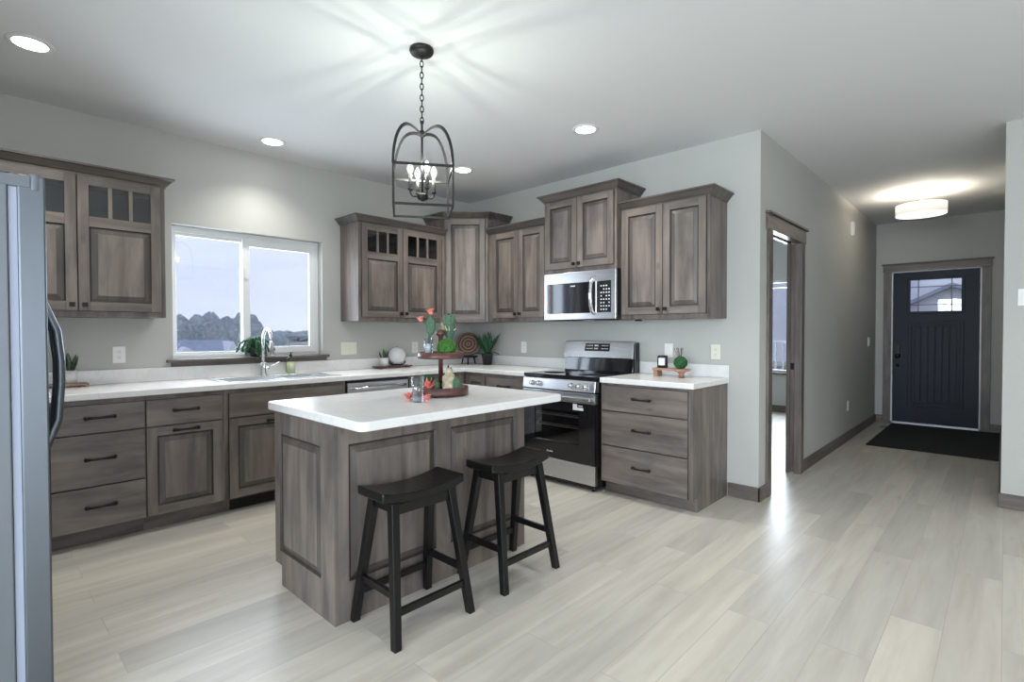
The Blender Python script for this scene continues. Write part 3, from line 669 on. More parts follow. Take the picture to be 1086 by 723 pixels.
# ---- refrigerator
t = thing('refrigerator', 'stainless side-by-side refrigerator at the left edge, seen from its side', 'refrigerator', (1.368, -4.70, 0))
MB().box(0, 0, .02, .912, .735, 1.750).build('body', fr_side, t, .004)
for a, b_ in ((.0, .42), (.427, .912)):
    d = MB().box(a, .757, .07, b_, .825, 1.775).build('door', steel_v, t, .006)
    MB().box(a+.01, .737, .08, b_-.01, .757, 1.765).build('gasket', gasket, d)
for a in (.385, .475):
    MB().tube([(a, .825, .80), (a, .850, .83), (a, .885, .93), (a, .895, 1.08), (a, .895, 1.16), (a, .885, 1.28), (a, .850, 1.38), (a, .825, 1.41)], .013, 10, flat=(1.2, 1)).build('handle', steel_v, t)
for a in (.82,):
    MB().box(.83, .60, 1.735, .9145, .79, 1.772).lathe([(.016, 1.728), (.016, 1.778), (.010, 1.784), (.0001, 1.785)], (.900, .800, 0), 14).box(.70, .50, 1.750, .90, .72, 1.768).build('hinge_cover', hingeg, t, .003)
for a in (.02,):
    MB().box(a, .55, 1.750, a+.09, .76, 1.775).lathe([(.02, 1.745), (.02, 1.790), (.012, 1.797), (.0001, 1.798)], (a+.05, .785, 0), 14).box(a, .70, 1.758, a+.09, .80, 1.782).build('hinge_cover', hingeg, t, .003)
MB().box(.02, .70, 0, .892, .76, .07).build('kick_grille', blackpl, t)

# ---- stools
def make_stool():
    t = thing('counter_stool', 'black saddle-seat wooden stool nearest the camera, at the island corner', 'stool', (2.636, -2.695, 0), 0, 'black saddle stools at the island')
    n = 10; hw, hl = .100, .218; mb = MB(); vs = []
    for i in range(n+1):
        y = -hl+2*hl*i/n; s_ = (y/hl)**2; zt = .592+.026*s_; zb = zt-.040 if True else 0
        vs += [(-hw, y, zb), (hw, y, zb), (hw, y, zt), (-hw, y, zt)]
    fs = [(0, 1, 2, 3), tuple(4*n+k for k in (3, 2, 1, 0))]
    for i in range(n):
        for k in range(4): fs.append((4*i+k, 4*(i+1)+k, 4*(i+1)+(k+1) % 4, 4*i+(k+1) % 4))
    mb.add(vs, fs); mb.build('seat', stool_m, t, .008, 3)
    fx, fy, tx, ty, zt = .160, .198, .072, .150, .565
    def leg_at(sx, sy, z): f = z/zt; return Vector((sx*(fx+(tx-fx)*f), sy*(fy+(ty-fy)*f), z))
    for sx in (-1, 1):
        for sy in (-1, 1):
            a, b_ = leg_at(sx, sy, 0), leg_at(sx, sy, zt); q = .0175; qb = .0165
            def R(c, q_): return [(c.x-q_, c.y-q_, c.z), (c.x+q_, c.y-q_, c.z), (c.x+q_, c.y+q_, c.z), (c.x-q_, c.y+q_, c.z)]
            MB().hexa(R(a, qb), R(b_, .019)).build('leg', stool_m, t, .002)
    for sy in (-1, 1): MB().bar(leg_at(-1, sy, .20), leg_at(1, sy, .20), .030, .018).build('stretcher', stool_m, t, .002)
    for sx in (-1, 1): MB().bar(leg_at(sx, -1, .135), leg_at(sx, 1, .135), .030, .018).build('stretcher', stool_m, t, .002)
    ap = MB()
    for sx in (-1, 1): ap.bar((sx*.076, -.145, .532), (sx*.076, .145, .532), .045, .016)
    for sy in (-1, 1): ap.bar((-.07, sy*.152, .545), (.07, sy*.152, .545), .05, .016)
    ap.build('apron', stool_m, t, .002)
    return t
s1 = make_stool(); s2 = copy_tree(s1); s2.location = (2.640, -2.080, 0); s2['label'] = 'black saddle-seat wooden stool nearer the range'

# ---- pendant
t = thing('pendant_light', 'black lantern cage pendant with four candle bulbs over the island', 'pendant light', (2.302, -2.386, 0), math.radians(55.5))
MB().lathe([(.062, H), (.064, H-.012), (.058, H-.024), (.02, H-.032), (.0001, H-.033)], seg=28).build('canopy', blackm, t)
mb = MB(); zc = H-.03; n = 0
while zc > 2.375:
    L_ = .036; pts = []
    for k in range(14):
        a = 2*math.pi*k/14; dx = .0085*math.cos(a); dz = L_/2*math.sin(a)*1.0
        pts.append((dx, 0, zc-L_/2+dz) if n % 2 else (0, dx, zc-L_/2+dz))
    mb.tube(pts, .0030, 6, closed=True); zc -= L_-.0065; n += 1
mb.build('chain', blackm, t)
MB().tube([(0, 0, 2.385), (0, 0, 2.0)], .006, 8).ball((0, 0, 2.325), .014).ball((0, 0, 2.375), .010).build('stem', blackm, t)
s = .148; zb, zt = 1.912, 2.112; q = .0055
mb = MB()
for zz in (zb, zt):
    c4 = [(-s, -s, zz), (s, -s, zz), (s, s, zz), (-s, s, zz)]
    for k in range(4): mb.bar(c4[k], c4[(k+1) % 4], .011, .009)
for a in (-s, s):
    for b_ in (-s, s): mb.bar((a, b_, zb-.006), (a, b_, zt+.006), .010, .010, refdir=(1, 0, 0))
mb.build('cage', blackm, t)
for a in (-1, 1):
    for b_ in (-1, 1):
        pts = []
        for k in range(17):
            th = k/16*math.pi*.80; r_ = .5
            f = 1-(1-math.cos(th))/(1-math.cos(math.pi*.8))   # 1 at the corner, 0 in the middle
            z_ = zt+.225*math.sin(th)/1.0 if th < P2 else zt+.225-(.225-.19)*(1-math.sin(th))/(1-math.sin(math.pi*.8))
            pts.append((a*s*f, b_*s*f, z_))
        MB().tube(pts, .0095, 4, sm=False, flat=(1, .8)).build('arch', blackm, t)
MB().lathe([(.0001, 1.962), (.012, 1.966), (.030, 1.975), (.032, 1.998), (.012, 2.004), (.0001, 2.004)], seg=20).build('hub', blackm, t)
bulb_m = bpy.data.materials.new('glowing_bulb_glass'); bulb_m.use_nodes = True; nt = bulb_m.node_tree; nt.nodes.clear()
o_ = N(nt, 'ShaderNodeOutputMaterial'); ad = N(nt, 'ShaderNodeAddShader'); tb = N(nt, 'ShaderNodeBsdfTransparent'); em = N(nt, 'ShaderNodeEmission')
em.inputs[0].default_value = (.98, 1, .94, 1); em.inputs[1].default_value = .7; nt.links.new(tb.outputs[0], ad.inputs[0]); nt.links.new(em.outputs[0], ad.inputs[1]); nt.links.new(ad.outputs[0], o_.inputs[0])
fil_m, _, _ = base('bulb_filament', (1, 1, 1), .3, emis=(1, 1, .94), es=14)
sleeve, _, _ = base('candle_sleeve', (.06, .06, .055), .5)
for k in range(4):
    a = math.radians(45+90*k-55.5+30); cx, cy = .066*math.cos(a), .066*math.sin(a)
    arm = MB().tube([(cx*.4, cy*.4, 1.985), (cx*.8, cy*.8, 1.983), (cx, cy, 1.998), (cx, cy, 2.012)], .0045, 8).lathe([(.012, 2.012), (.014, 2.02), (.012, 2.024)], (cx, cy, 0), 12).build('arm', blackm, t)
    MB().lathe([(.0095, 2.022), (.0095, 2.095)], (cx, cy, 0), 12).build('candle', sleeve, t)
    bu = MB().lathe([(.007, 2.095), (.012, 2.107), (.0165, 2.122), (.014, 2.138), (.007, 2.152), (.0001, 2.162)], (cx, cy, 0), 12).build('bulb', bulb_m, t)
    MB().lathe([(.0001, 2.106), (.005, 2.110), (.005, 2.128), (.0001, 2.132)], (cx, cy, 0), 8).build('filament', fil_m, bu)
    l = bpy.data.lights.new('candle_bulb', 'POINT'); l.energy = 2.4; l.shadow_soft_size = .004; l.color = (.93, 1.0, .88)
    lo = bpy.data.objects.new('candle_bulb', l); lo.parent = t; lo.location = (cx, cy, 2.142); COL.objects.link(lo)

# ---- recessed lights
lens_m, _, _ = base('recessed_lens', (1, 1, 1), .4, emis=(1, .98, .93), es=14)
spots = [((.891, -3.81), 'round recessed ceiling light nearest the refrigerator'), ((.382, -2.389), 'round recessed ceiling light over the kitchen window'),
         ((.918, -.892), 'round recessed ceiling light in the room corner behind the pendant'), ((2.292, -.899), 'round recessed ceiling light in front of the range')]
for (x, y), lab in spots:
    t = thing('recessed_light', lab, 'ceiling light', (x, y, H), 0, 'recessed ceiling lights')
    MB().lathe([(.072, -.001), (.072, -.006), (.095, -.004), (.098, 0)], seg=32).build('trim_ring', white_m, t)
    MB().lathe([(.0001, -.003), (.072, -.004), (.072, -.001)], seg=32).build('lens', lens_m, t)
    l = bpy.data.lights.new('downlight', 'SPOT'); l.energy = 34 if x < .5 else 48; l.spot_size = math.radians(125); l.spot_blend = 1.0; l.shadow_soft_size = .06; l.color = (1, .97, .92)
    lo = bpy.data.objects.new('downlight', l); lo.parent = t; lo.location = (0, 0, -.03); COL.objects.link(lo)
# extra unseen spots added to brighten the room from the living area
for x, y in ((4.6, -5.6), (6.6, -5.6), (6.6, -2.2), (4.9, -1.0)):
    l = bpy.data.lights.new('downlight', 'SPOT'); l.energy = 40; l.spot_size = math.radians(130); l.spot_blend = .6; l.shadow_soft_size = .06; l.color = (1, .97, .92)
    lo = bpy.data.objects.new('added_living_spot', l); lo.location = (x, y, H-.03); COL.objects.link(lo)
# ---- hall semi-flush light
t = thing('drum_ceiling_light', 'white drum ceiling light on a short stem in the entry hall', 'ceiling light', (3.88, 2.98, 0))
MB().lathe([(.062, H), (.062, H-.012), (.05, H-.018), (.0001, H-.02)], seg=28).build('canopy', chrome, t)
MB().tube([(0, 0, H-.018), (0, 0, 2.50)], .006, 8).build('stem', chrome, t)
sh, nt, b = base('linen_shade', (.9, .86, .80), .8, emis=(1, .86, .72), es=.48)
MB().lathe([(.218, 2.512), (.220, 2.512), (.220, 2.622), (.218, 2.622), (.218, 2.512)], seg=48).build('shade', sh, t)
df, _, _ = base('frosted_diffuser', (1, 1, 1), .5, emis=(1, .92, .80), es=1.5)
MB().lathe([(.0001, 2.510), (.216, 2.512), (.216, 2.516), (.0001, 2.516)], seg=48).build('diffuser', df, t)
MB().lathe([(.0001, 2.494), (.012, 2.498), (.016, 2.510)], seg=16).build('finial', chrome, t)
for k in range(2):
    l = bpy.data.lights.new('hall_bulb', 'POINT'); l.energy = 6; l.shadow_soft_size = .03; l.color = (1, .90, .74)
    lo = bpy.data.objects.new('hall_bulb', l); lo.parent = t; lo.location = (.09*(-1)**k, 0, 2.585); COL.objects.link(lo)

# ---- outlets, switches
def plate(label, loc, rz, w=.075, h=.118, kind='outlet', m=plate_m, grp='wall outlets and switches'):
    t = thing('wall_outlet' if kind == 'outlet' else 'light_switch', label, 'outlet' if kind == 'outlet' else 'switch', loc, rz, grp)
    MB().box(-w/2, -.007, -h/2, w/2, 0, h/2).build('cover_plate', m, t, .002)
    n = max(1, round(w/.085)) if kind != 'outlet' else 1
    if kind == 'outlet':
        for s_ in (-1, 1):
            f = MB().box(-.017, -.009, s_*.020-.014, .017, -.0065, s_*.020+.014).build('receptacle', m, t, .002)
            MB().box(-.008, -.0096, s_*.02-.003, -.006, -.0089, s_*.02+.006).box(.006, -.0096, s_*.02-.003, .008, -.0089, s_*.02+.006).box(-.002, -.0096, s_*.02-.010, .002, -.0089, s_*.02-.006).build('slot', slot_m, f)
    else:
        for k in range(n): 
            cx = (k-(n-1)/2)*.046; MB().box(cx-.016, -.011, -.033, cx+.016, -.0065, .033).build('rocker', m, t, .002)
    return t
plate('wall outlet left of the kitchen window', (0, -3.315, 1.115), A90, m=platew_m)
plate('wide three-gang switch plate right of the kitchen window', (0, -1.543, 1.116), A90, .165, .118, 'switch')
plate('wall outlet behind the round white disc near the corner', (0, -.777, 1.108), A90)
plate('wall outlet right of the potted plant, left of the range', (.866, 0, 1.11), 0, m=platew_m)
plate('wall switch plate right of the range above the black candle', (2.503, 0, 1.115), 0, .075, .118, 'switch', platew_m)
plate('wall outlet near the end of the range wall, above the short counter', (2.899, 0, 1.112), 0)
plate('low wall outlet near the floor of the entry hall', (WX, 3.02, .405), A90, m=platew_m)
plate('light switch on the hall wall near the front door', (WX, 4.25, 1.13), A90, .12, .118, 'switch', platew_m)
plate('light switch at the right edge on the near hall wall', (4.645, 1.07, 1.51), 0, .075, .118, 'switch', platew_m)
t = MB().box(WX, 3.09, 2.39, WX+.03, 3.16, 2.55).build('door_chime', platew_m, None, .004); tag(t, 'small white door chime box high on the hall wall', 'chime')
t = MB().box(3.36, 4.22, 0, 3.50, 4.42, .004).build('floor_vent', trim_w, None); tag(t, 'small grey floor vent left of the entry rug', 'vent')
mb = MB()
for k in range(9): mb.box(3.375, 4.235+k*.019, .004, 3.485, 4.245+k*.019, .006)
mb.build('louver', fr_side, t)
t = MB().box(3.425, 2.86, 0, 4.515, 4.72, .010).build('entry_rug', rug_m, None, .004); tag(t, 'black rectangular rug in front of the front door', 'rug')

# ================================================================== decor
def leaf(mb, base_, dirv, L, w, droop=.3, mi=0, n=7, twist=0):
    """a thick tapering leaf blade starting at base_"""
    d = Vector(dirv).normalized(); side = d.cross(Vector((0, 0, 1)))
    if side.length < .05: side = Vector((math.cos(twist), math.sin(twist), 0))
    side.normalize(); side = (Matrix.Rotation(twist, 3, d) @ side); p = Vector(base_); vs = []; fs = []
    for i in range(n+1):
        f = i/n; ww = w*math.sin(math.pi*min(.999, (.12+.88*f)))**.8*(1 if f < .99 else .05); nn = side.cross(d).normalized()
        vs += [p-side*ww/2, p+nn*w*.06, p+side*ww/2, p-nn*w*.06]
        d = (d+Vector((0, 0, -droop/n))).normalized(); p = p+d*L/n
    for i in range(n):
        for k in range(4): fs.append((4*i+k, 4*i+(k+1) % 4, 4*i+4+(k+1) % 4, 4*i+4+k))
    mb.add(vs, fs, mi, True)
def green(name, a, b_, scale=30, rough=.5):
    m, nt, bb = base(name, a, rough); mp = coords(nt, (1, 1, 1)); n = noise(nt, mp.outputs[0], scale, 4, .7)
    c = ramp(nt, n.outputs[0], [(.35, a), (.65, b_)]); nt.links.new(c.outputs[0], bb.inputs['Base Color']); return m
leafg = green('deep_green_leaf', (.008, .045, .018), (.03, .13, .05), 14, .4)
snakeg = green('snake_plant_leaf', (.015, .04, .02), (.12, .17, .10), 60)
mossg = green('bright_moss', (.015, .07, .010), (.09, .26, .04), 70, .9)
mossd = green('dark_moss', (.01, .06, .02), (.04, .17, .05), 60, .9)
cactg = green('cactus_green', (.025, .07, .035), (.10, .18, .11), 120, .7)
pink = green('coral_pink_petal', (.70, .10, .09), (.85, .35, .28), 30, .6)
creamm = green('cream_gold_resin', (.36, .30, .17), (.62, .56, .42), 40, .5)
potw = green('white_ceramic', (.66, .66, .66), (.74, .73, .72), 20, .3)
potk, _, _ = base('charcoal_plastic_pot', (.035, .035, .038), .5)
redw = wood('reddish_brown_wood', 'x', ((.06, .022, .018), (.10, .038, .03), (.15, .06, .048)), .35, .4)
acacia = wood('light_acacia_wood', 'x', ((.20, .10, .06), (.34, .19, .12), (.42, .27, .19)), .5, .4)
darkw, _, _ = base('black_painted_wood', (.012, .011, .011), .5)
brownc = wood('brown_pine_cone', 'z', ((.04, .02, .012), (.09, .05, .03), (.15, .09, .06)), .7, .4)
soilm = green('dark_soil', (.02, .014, .01), (.05, .035, .025), 80, .9)
def moss_ball(name, label, c, r, m, grp=None):
    mb = MB(); rnd = random.Random(int(r*1e4)); mb.ball(c, r*.94, 1, 20)
    for k in range(260):
        u_ = rnd.uniform(-1, 1); a = rnd.uniform(0, 2*math.pi); q = math.sqrt(1-u_*u_); d = Vector((q*math.cos(a), q*math.sin(a), u_)); s_ = d.orthogonal().normalized()
        s_ = Matrix.Rotation(rnd.uniform(0, 6), 3, d) @ s_; p = Vector(c)+d*r*.93; l = r*.28
        mb.tube([p-s_*l, p+d*r*.10, p+s_*l], r*.045, 4)
    o = mb.build(name, m); tag(o, label, 'moss ball', grp); return o
ZCN = .914
# snake plant by the refrigerator with its tray
def riser(name, label, x0, x1, y0, y1, z, hgt, m, rails=False):
    mb = MB().box(x0, y0, z+.010, x1, y1, z+hgt)
    for a in (y0+.02, y1-.045): mb.box(x0+.004, a, z, x1-.004, a+.025, z+.012)
    o = mb.build(name, m, None, .002); tag(o, label, 'tray')
    if rails: MB().box(x0, y0, z+hgt, x0+.012, y1, z+hgt+.012).box(x1-.012, y0, z+hgt, x1, y1, z+hgt+.012).build('rail', m, o, .002)
    return o
riser('wooden_tray', 'low acacia wood tray by the refrigerator under a snake plant', .04, .15, -3.73, -3.50, ZCN, .022, acacia)
def pot_plant(label, c, r, h, leaves, grp, m=potw):
    t = thing('potted_snake_plant', label, 'plant', c, 0, grp)
    MB().lathe([(r*.82, 0), (r, h), (r*.9, h), (r*.86, h-.012), (.0001, h-.012)], seg=24).build('pot', m, t)
    MB().lathe([(r*.86, h-.011), (.0001, h-.009)], seg=20).build('soil', soilm, t)
    for (dx, dy, L_, w_, tw) in leaves:
        mb = MB(); leaf(mb, (dx*r*.4, dy*r*.4, h-.012), (dx*.25, dy*.25, 1), L_, w_, .05, twist=tw); mb.build('leaf', snakeg, t)
    return t
pot_plant('small snake plant in a white square pot by the refrigerator', (.095, -3.595, ZCN+.022), .044, .088, [(-.9, -1, .10, .03, 1.2), (0, -.1, .13, .034, .6), (.5, 1, .11, .03, .9), (-.3, .8, .12, .026, 1.4)], 'small snake plants in white pots')
riser('wooden_tray', 'low dark red wood tray on the counter left of the corner', .055, .175, -1.325, -.93, ZCN, .022, redw, False)
pot_plant('small snake plant in a white pot beside the round white disc', (.11, -1.222, ZCN+.022), .045, .082, [(-.9, -1, .08, .022, 1.2), (0, -.1, .105, .025, .6), (.5, 1, .085, .022, .9), (-.3, .8, .09, .02, 1.4)], 'small snake plants in white pots')
# white disc on a black easel
t = thing('decorative_disc', 'round white textured disc on a small black easel', 'decor', (.10, -1.065, ZCN+.022), -.55)
Ry = Matrix.Rotation(P2-.12, 3, 'Y')
MB().lathe([(.0001, -.006), (.080, -.006), (.084, 0), (.080, .006), (.0001, .006)], (.005, 0, .098), 36, rot=Ry).build('disc', potw, t)
mb = MB()
for s_ in (-1, 1): mb.tube([(.032, s_*.082, .045), (.030, s_*.070, .022), (.022, s_*.045, .008), (-.02, 0, .008)], .006, 6).tube([(-.016, s_*.05, .004), (-.018, s_*.02, .165)], .004, 6)
mb.tube([(-.012, -.02, .165), (-.012, 0, .185), (-.012, .02, .165)], .005, 6).build('easel', darkw, t)
# rotating slice disc on stand in the corner
t = thing('decorative_disc', 'round ringed brown wood plate on a black footed stand in the corner', 'decor', (.235, -.225, ZCN))
m, nt, b = base('ringed_wood', rough=.5); ringm = m
tcn = N(nt, 'ShaderNodeTexCoord'); wv = N(nt, 'ShaderNodeTexWave', wave_type='RINGS', rings_direction='Z'); wv.inputs['Scale'].default_value = 9; wv.inputs['Distortion'].default_value = 1.5; wv.inputs['Detail'].default_value = 3
mpx = N(nt, 'ShaderNodeMapping'); nt.links.new(tcn.outputs['Object'], mpx.inputs[0]); nt.links.new(mpx.outputs[0], wv.inputs[0])
c_ = ramp(nt, wv.outputs[0], [(0, (.04, .016, .010)), (.4, (.09, .04, .024)), (.8, (.15, .08, .048)), (1, (.26, .16, .10))]); nt.links.new(c_.outputs[0], b.inputs['Base Color'])
d = MB().lathe([(.0001, -.010), (.120, -.010), (.132, -.004), (.132, .004), (.120, .012), (.10, .008), (.06, .010), (.0001, .006)], seg=48).build('plate', ringm, t)
d.location = (0, 0, .222); d.rotation_euler = (math.radians(74), 0, math.radians(45))
mb = MB().lathe([(.0001, .075), (.095, .075), (.105, .092), (.098, .095), (.0001, .088)], (.0, 0, 0), 32)
for k in range(3):
    a = math.radians(-45+120*k); mb.tube([(.07*math.cos(a), .07*math.sin(a), .078), (.085*math.cos(a), .085*math.sin(a), 0)], [.011, .007], 8)
mb.tube([(-.02, .02, .09), (-.03, .03, .35)], .006, 6).build('stand', darkw, t)
# potted plant
t = thing('potted_plant', 'leafy green plant in a charcoal pot left of the range', 'plant', (.458, -.150, ZCN))
MB().lathe([(.045, 0), (.062, .105), (.066, .105), (.066, .12), (.06, .12), (.056, .108), (.0001, .108)], seg=28).build('pot', potk, t)
MB().lathe([(.057, .109), (.0001, .112)], seg=20).build('soil', soilm, t)
rn = random.Random(4)
for k in range(15):
    a = k*2.4; e_ = rn.uniform(.15, .75) if k < 12 else 1.5; d_ = (math.cos(a)*e_, math.sin(a)*e_*.7-.1, 1.15 if k < 12 else .55)
    mb = MB(); leaf(mb, (.018*math.cos(a), .018*math.sin(a), .11+.015*(k % 3)), d_, rn.uniform(.20, .27), rn.uniform(.05, .065), .45 if k < 12 else .7, twist=rn.uniform(-.4, .4)); mb.build('leaf', leafg, t)
# trailing plant on the window sill
t = thing('trailing_plant', 'trailing green plant on the window sill behind the faucet', 'plant', (-.035, -2.385, 1.067))
MB().lathe([(.032, 0), (.042, .07), (.038, .07), (.034, .058), (.0001, .058)], seg=20).build('pot', potk, t)
rn = random.Random(9)
for k in range(26):
    a = rn.uniform(-P2*1.9, P2*1.9); R_ = rn.uniform(.04, .13); dp = rn.uniform(.0, .07) + (.06 if abs(a) < .7 else 0)
    ex = .095 if abs(a) < .9 else .05
    e1 = Vector((min(ex, R_*math.cos(a)+.04), R_*1.15*math.sin(a), 0))
    pts = [Vector((0, 0, .062)), Vector((e1.x*.4, e1.y*.4, .135+rn.uniform(0, .03))), Vector((e1.x*.8, e1.y*.8, .12)), Vector((e1.x, e1.y, .07)), Vector((e1.x+.004, e1.y*1.05, max(.012 if e1.x < .082 else -.05, .07-dp)))]
    mb = MB(); mb.tube(pts, [.006, .007, .007, .006, .003], 6)
    for i in range(1, 5):
        for j in range(4):
            p = pts[i-1].lerp(pts[i], j/4); mb.ball((p.x+rn.uniform(-.006, .006), p.y+rn.uniform(-.008, .008), max(p.z, .012) if p.x < .075 else p.z), .009, 1, 6)
    mb.build('stem', leafg, t)
# soap bottle
t = thing('soap_bottle', 'clear soap bottle with black pump behind the sink', 'bottle', (.066, -2.125, .9145))
soapm, _, _ = base('pale_yellow_soap', (.72, .72, .42), .2); clearp = tumbler
MB().lathe([(.030, .002), (.033, .01), (.033, .10), (.0001, .10)], seg=24).build('soap', soapm, t)
MB().lathe([(.034, 0), (.036, .006), (.036, .118), (.030, .135), (.012, .148), (.012, .155)], seg=24).build('body', clearp, t)
MB().lathe([(.014, .150), (.014, .166), (.005, .168), (.005, .182), (.0001, .182)], seg=14).box(-.004, -.006, .178, .03, .006, .186).build('pump', darkw, t)
# wooden riser with candle and moss ball on the short counter
t = thing('wooden_riser', 'small reddish wood riser on the short counter right of the range', 'riser', (2.635, -.215, ZCN))
MB().box(-.145, -.045, .050, .135, .055, .068).build('board', acacia, t, .003)
for a in (-.140, ): MB().box(a, -.040, 0, a+.035, .05, .050).build('leg', acacia, t, .003)
MB().lathe([(.022, 0), (.020, .030), (.034, .045), (.060, .052), (.060, .066), (.0001, .066)], (.095, -.03, 0), 24).build('pedestal', acacia, t)
t = thing('candle', 'black jar candle with a white label on the wooden riser', 'candle', (2.553, -.208, ZCN+.068))
MB().lathe([(.036, 0), (.040, .004), (.040, .092), (.036, .098), (.034, .098), (.034, .088), (.0001, .088)], seg=28).build('jar', darkw, t)
vs = []; fs = []
for i in range(9):
    a = math.radians(-112+i*9.5); vs += [(.0405*math.cos(a), .0405*math.sin(a), .022), (.0405*math.cos(a), .0405*math.sin(a), .080)]
for i in range(8): fs.append((2*i, 2*i+2, 2*i+3, 2*i+1))
MB().add(vs, fs).build('label', mark_m, t)
b_ = moss_ball('moss_ball', 'green moss ball with thin twigs on the wooden riser', (0, 0, 0), .050, mossd, 'moss balls'); b_.location = (2.715, -.228, ZCN+.068+.047)
rn = random.Random(3)
for k in range(9):
    a = rn.uniform(0, 6.28); q = rn.uniform(.3, 1); MB().tube([(.0, 0, .035), (.03*q*math.cos(a), .03*q*math.sin(a), .065), (.055*q*math.cos(a), .055*q*math.sin(a), .09+rn.uniform(0, .03))], .0016, 5).ball((.055*q*math.cos(a), .055*q*math.sin(a), .095+rn.uniform(0, .02)), .0035, 1, 6).build('twig', brownc, b_)
# ---- two-tier tray on the island
TX, TY = 2.212, -2.195
t = thing('tiered_tray', 'two-tier round reddish wood tray on the island', 'tray', (TX, TY, ZCN))
def tier(z, r, hh):
    m_ = MB(); m_.lathe([(.0001, z), (r-.002, z), (r, z+.004), (r, z+hh), (r-.012, z+hh), (r-.012, z+.010), (.0001, z+.010)], seg=48); return m_.build('tier', redw, t)
tier(.008, .157, .042); tier(.208, .130, .036)
MB().lathe([(.013, .018), (.013, .33), (.024, .340), (.028, .355), (.018, .370), (.0001, .374)], seg=18).build('post', redw, t)
for k in range(4):
    a = k*P2+.6; MB().lathe([(.012, 0), (.012, .010)], (.12*math.cos(a), .12*math.sin(a), 0), 12).build('foot', darkw, t)
rt3 = Vector((math.cos(yaw), math.sin(yaw), 0)); fw3 = Vector((-math.sin(yaw), math.cos(yaw), 0))
def tp(r_, f_, z_): p = Vector((TX, TY, ZCN+z_))+rt3*r_+fw3*f_; return (p.x, p.y, p.z)
b_ = moss_ball('moss_ball', 'bright green moss ball on the upper tier of the island tray', (0, 0, 0), .052, mossg, 'moss balls'); b_.location = tp(.040, -.050, .218+.050)
b_ = moss_ball('moss_ball', 'dark green moss ball on the lower tier of the island tray', (0, 0, 0), .048, mossd, 'moss balls'); b_.location = tp(-.082, .020, .018+.046)
# pine cone and small cactus in the lower tier
mb = MB(); rn = random.Random(2)
for i in range(7):
    for j in range(9):
        a = j*.7+i*.35; r_ = .024*math.sin(math.pi*(i+1)/8.5); mb.ball((r_*math.cos(a), r_*math.sin(a), .008+i*.008), .006, .7, 6)
mb.ball((0, 0, .03), .018, 1.4, 10); o = mb.build('pine_cone', brownc); o.location = tp(-.032, .050, .018); tag(o, 'brown pine cone on the lower tray tier beside the dark moss ball', 'pine cone')
def flower(mb, c, r, dirv=(0, 0, 1), n=9, mi=0):
    d = Vector(dirv).normalized(); s_ = d.orthogonal().normalized()
    for rr, tl in ((1, .75), (.75, .3), (.45, .1)):
        for k in range(n):
            q = Matrix.Rotation(2*math.pi*k/n+rr, 3, d) @ s_; leaf(mb, c, q*tl+d*(1-tl*.6), r*rr*1.3, r*.55, -.5, mi, 5)
mb = MB(); mb.lathe([(.0001, 0), (.018, .004), (.024, .03), (.020, .058), (.008, .072), (.0001, .074)], seg=14); o = mb.build('cactus', cactg); o.location = tp(-.018, -.055, .018)
tag(o, 'small dark green cactus on the lower tray tier behind the coral flower', 'cactus')
mb = MB(); flower(mb, (0, 0, .026), .050, (.5, -.6, .8)); mb.ball((0, 0, .012), .012); o = mb.build('artificial_flower', pink); o.location = tp(-.058, -.080, .018); tag(o, 'coral pink flower lying at the front of the lower tray tier', 'flower', 'coral pink flowers')
# cream resin ornament with green side
t = thing('ornament', 'cream and gold textured upright ornament with a green side on the lower tray tier', 'ornament', tp(.052, -.055, .018), yaw)
rn = random.Random(5)
mb = MB(); mb.lathe([(.0001, 0), (.030, .004), (.036, .04), (.032, .075), (.022, .10), (.016, .118), (.012, .135), (.0001, .142)], seg=16)
for k in range(40):
    a = rn.uniform(0, 6.28); z_ = rn.uniform(.02, .11); r_ = .034-.2*max(0, z_-.05)*.9; mb.ball((r_*math.cos(a), r_*math.sin(a), z_), .0075, 1.3, 6)
mb.tube([(-.018, -.02, .05), (-.022, -.03, .02), (-.024, -.035, .002)], [.012, .010, .012], 8).tube([(.014, -.02, .05), (.018, -.032, .02), (.020, -.038, .002)], [.012, .010, .012], 8).build('body', creamm, t)
MB().ball((.040, .0, .045), .032, 1.35, 14).build('green_side', cactg, t)
MB().tube([(-.002, 0, .138), (-.004, 0, .158)], [.006, .001], 6).tube([(.004, 0, .125), (.014, 0, .140), (.022, 0, .12)], [.005, .004, .001], 6).build('dark_tip', darkw, t)
# glasses
def glass(label, loc, r, h, grp='clear glasses'):
    o = MB().lathe([(.0001, 0), (r*.86, 0), (r, h), (r-.002, h), (r*.86-.002, .008), (.0001, .008)], seg=28).build('drinking_glass', tumbler); o.location = loc; tag(o, label, 'glass', grp); return o
gl = bpy.data.objects  # noqa
glass('clear glass tumbler standing on the island top left of the tray', (2.367, -2.470, ZCN), .031, .130)
glass('clear glass cylinder on the upper tier holding a flowering cactus', tp(-.062, -.045, .218), .026, .105)
rtv = rt3*.034
for k, (dx, dy, r_) in enumerate(((-.050, .03, .034), (.050, -.012, .028), (.044, .042, .022))):
    mb = MB(); flower(mb, (0, 0, .010), r_, (.1*k, -.3, 1)); mb.ball((0, 0, .009), .009); p = Vector((2.367, -2.470, ZCN))+rt3*dx+fw3*dy
    o = mb.build('artificial_flower', pink); o.location = p; tag(o, ('coral pink flower on the island left of the clear tumbler', 'coral pink flower on the island right of the clear tumbler', 'small coral flower between tumbler and tray')[k], 'flower', 'coral pink flowers')
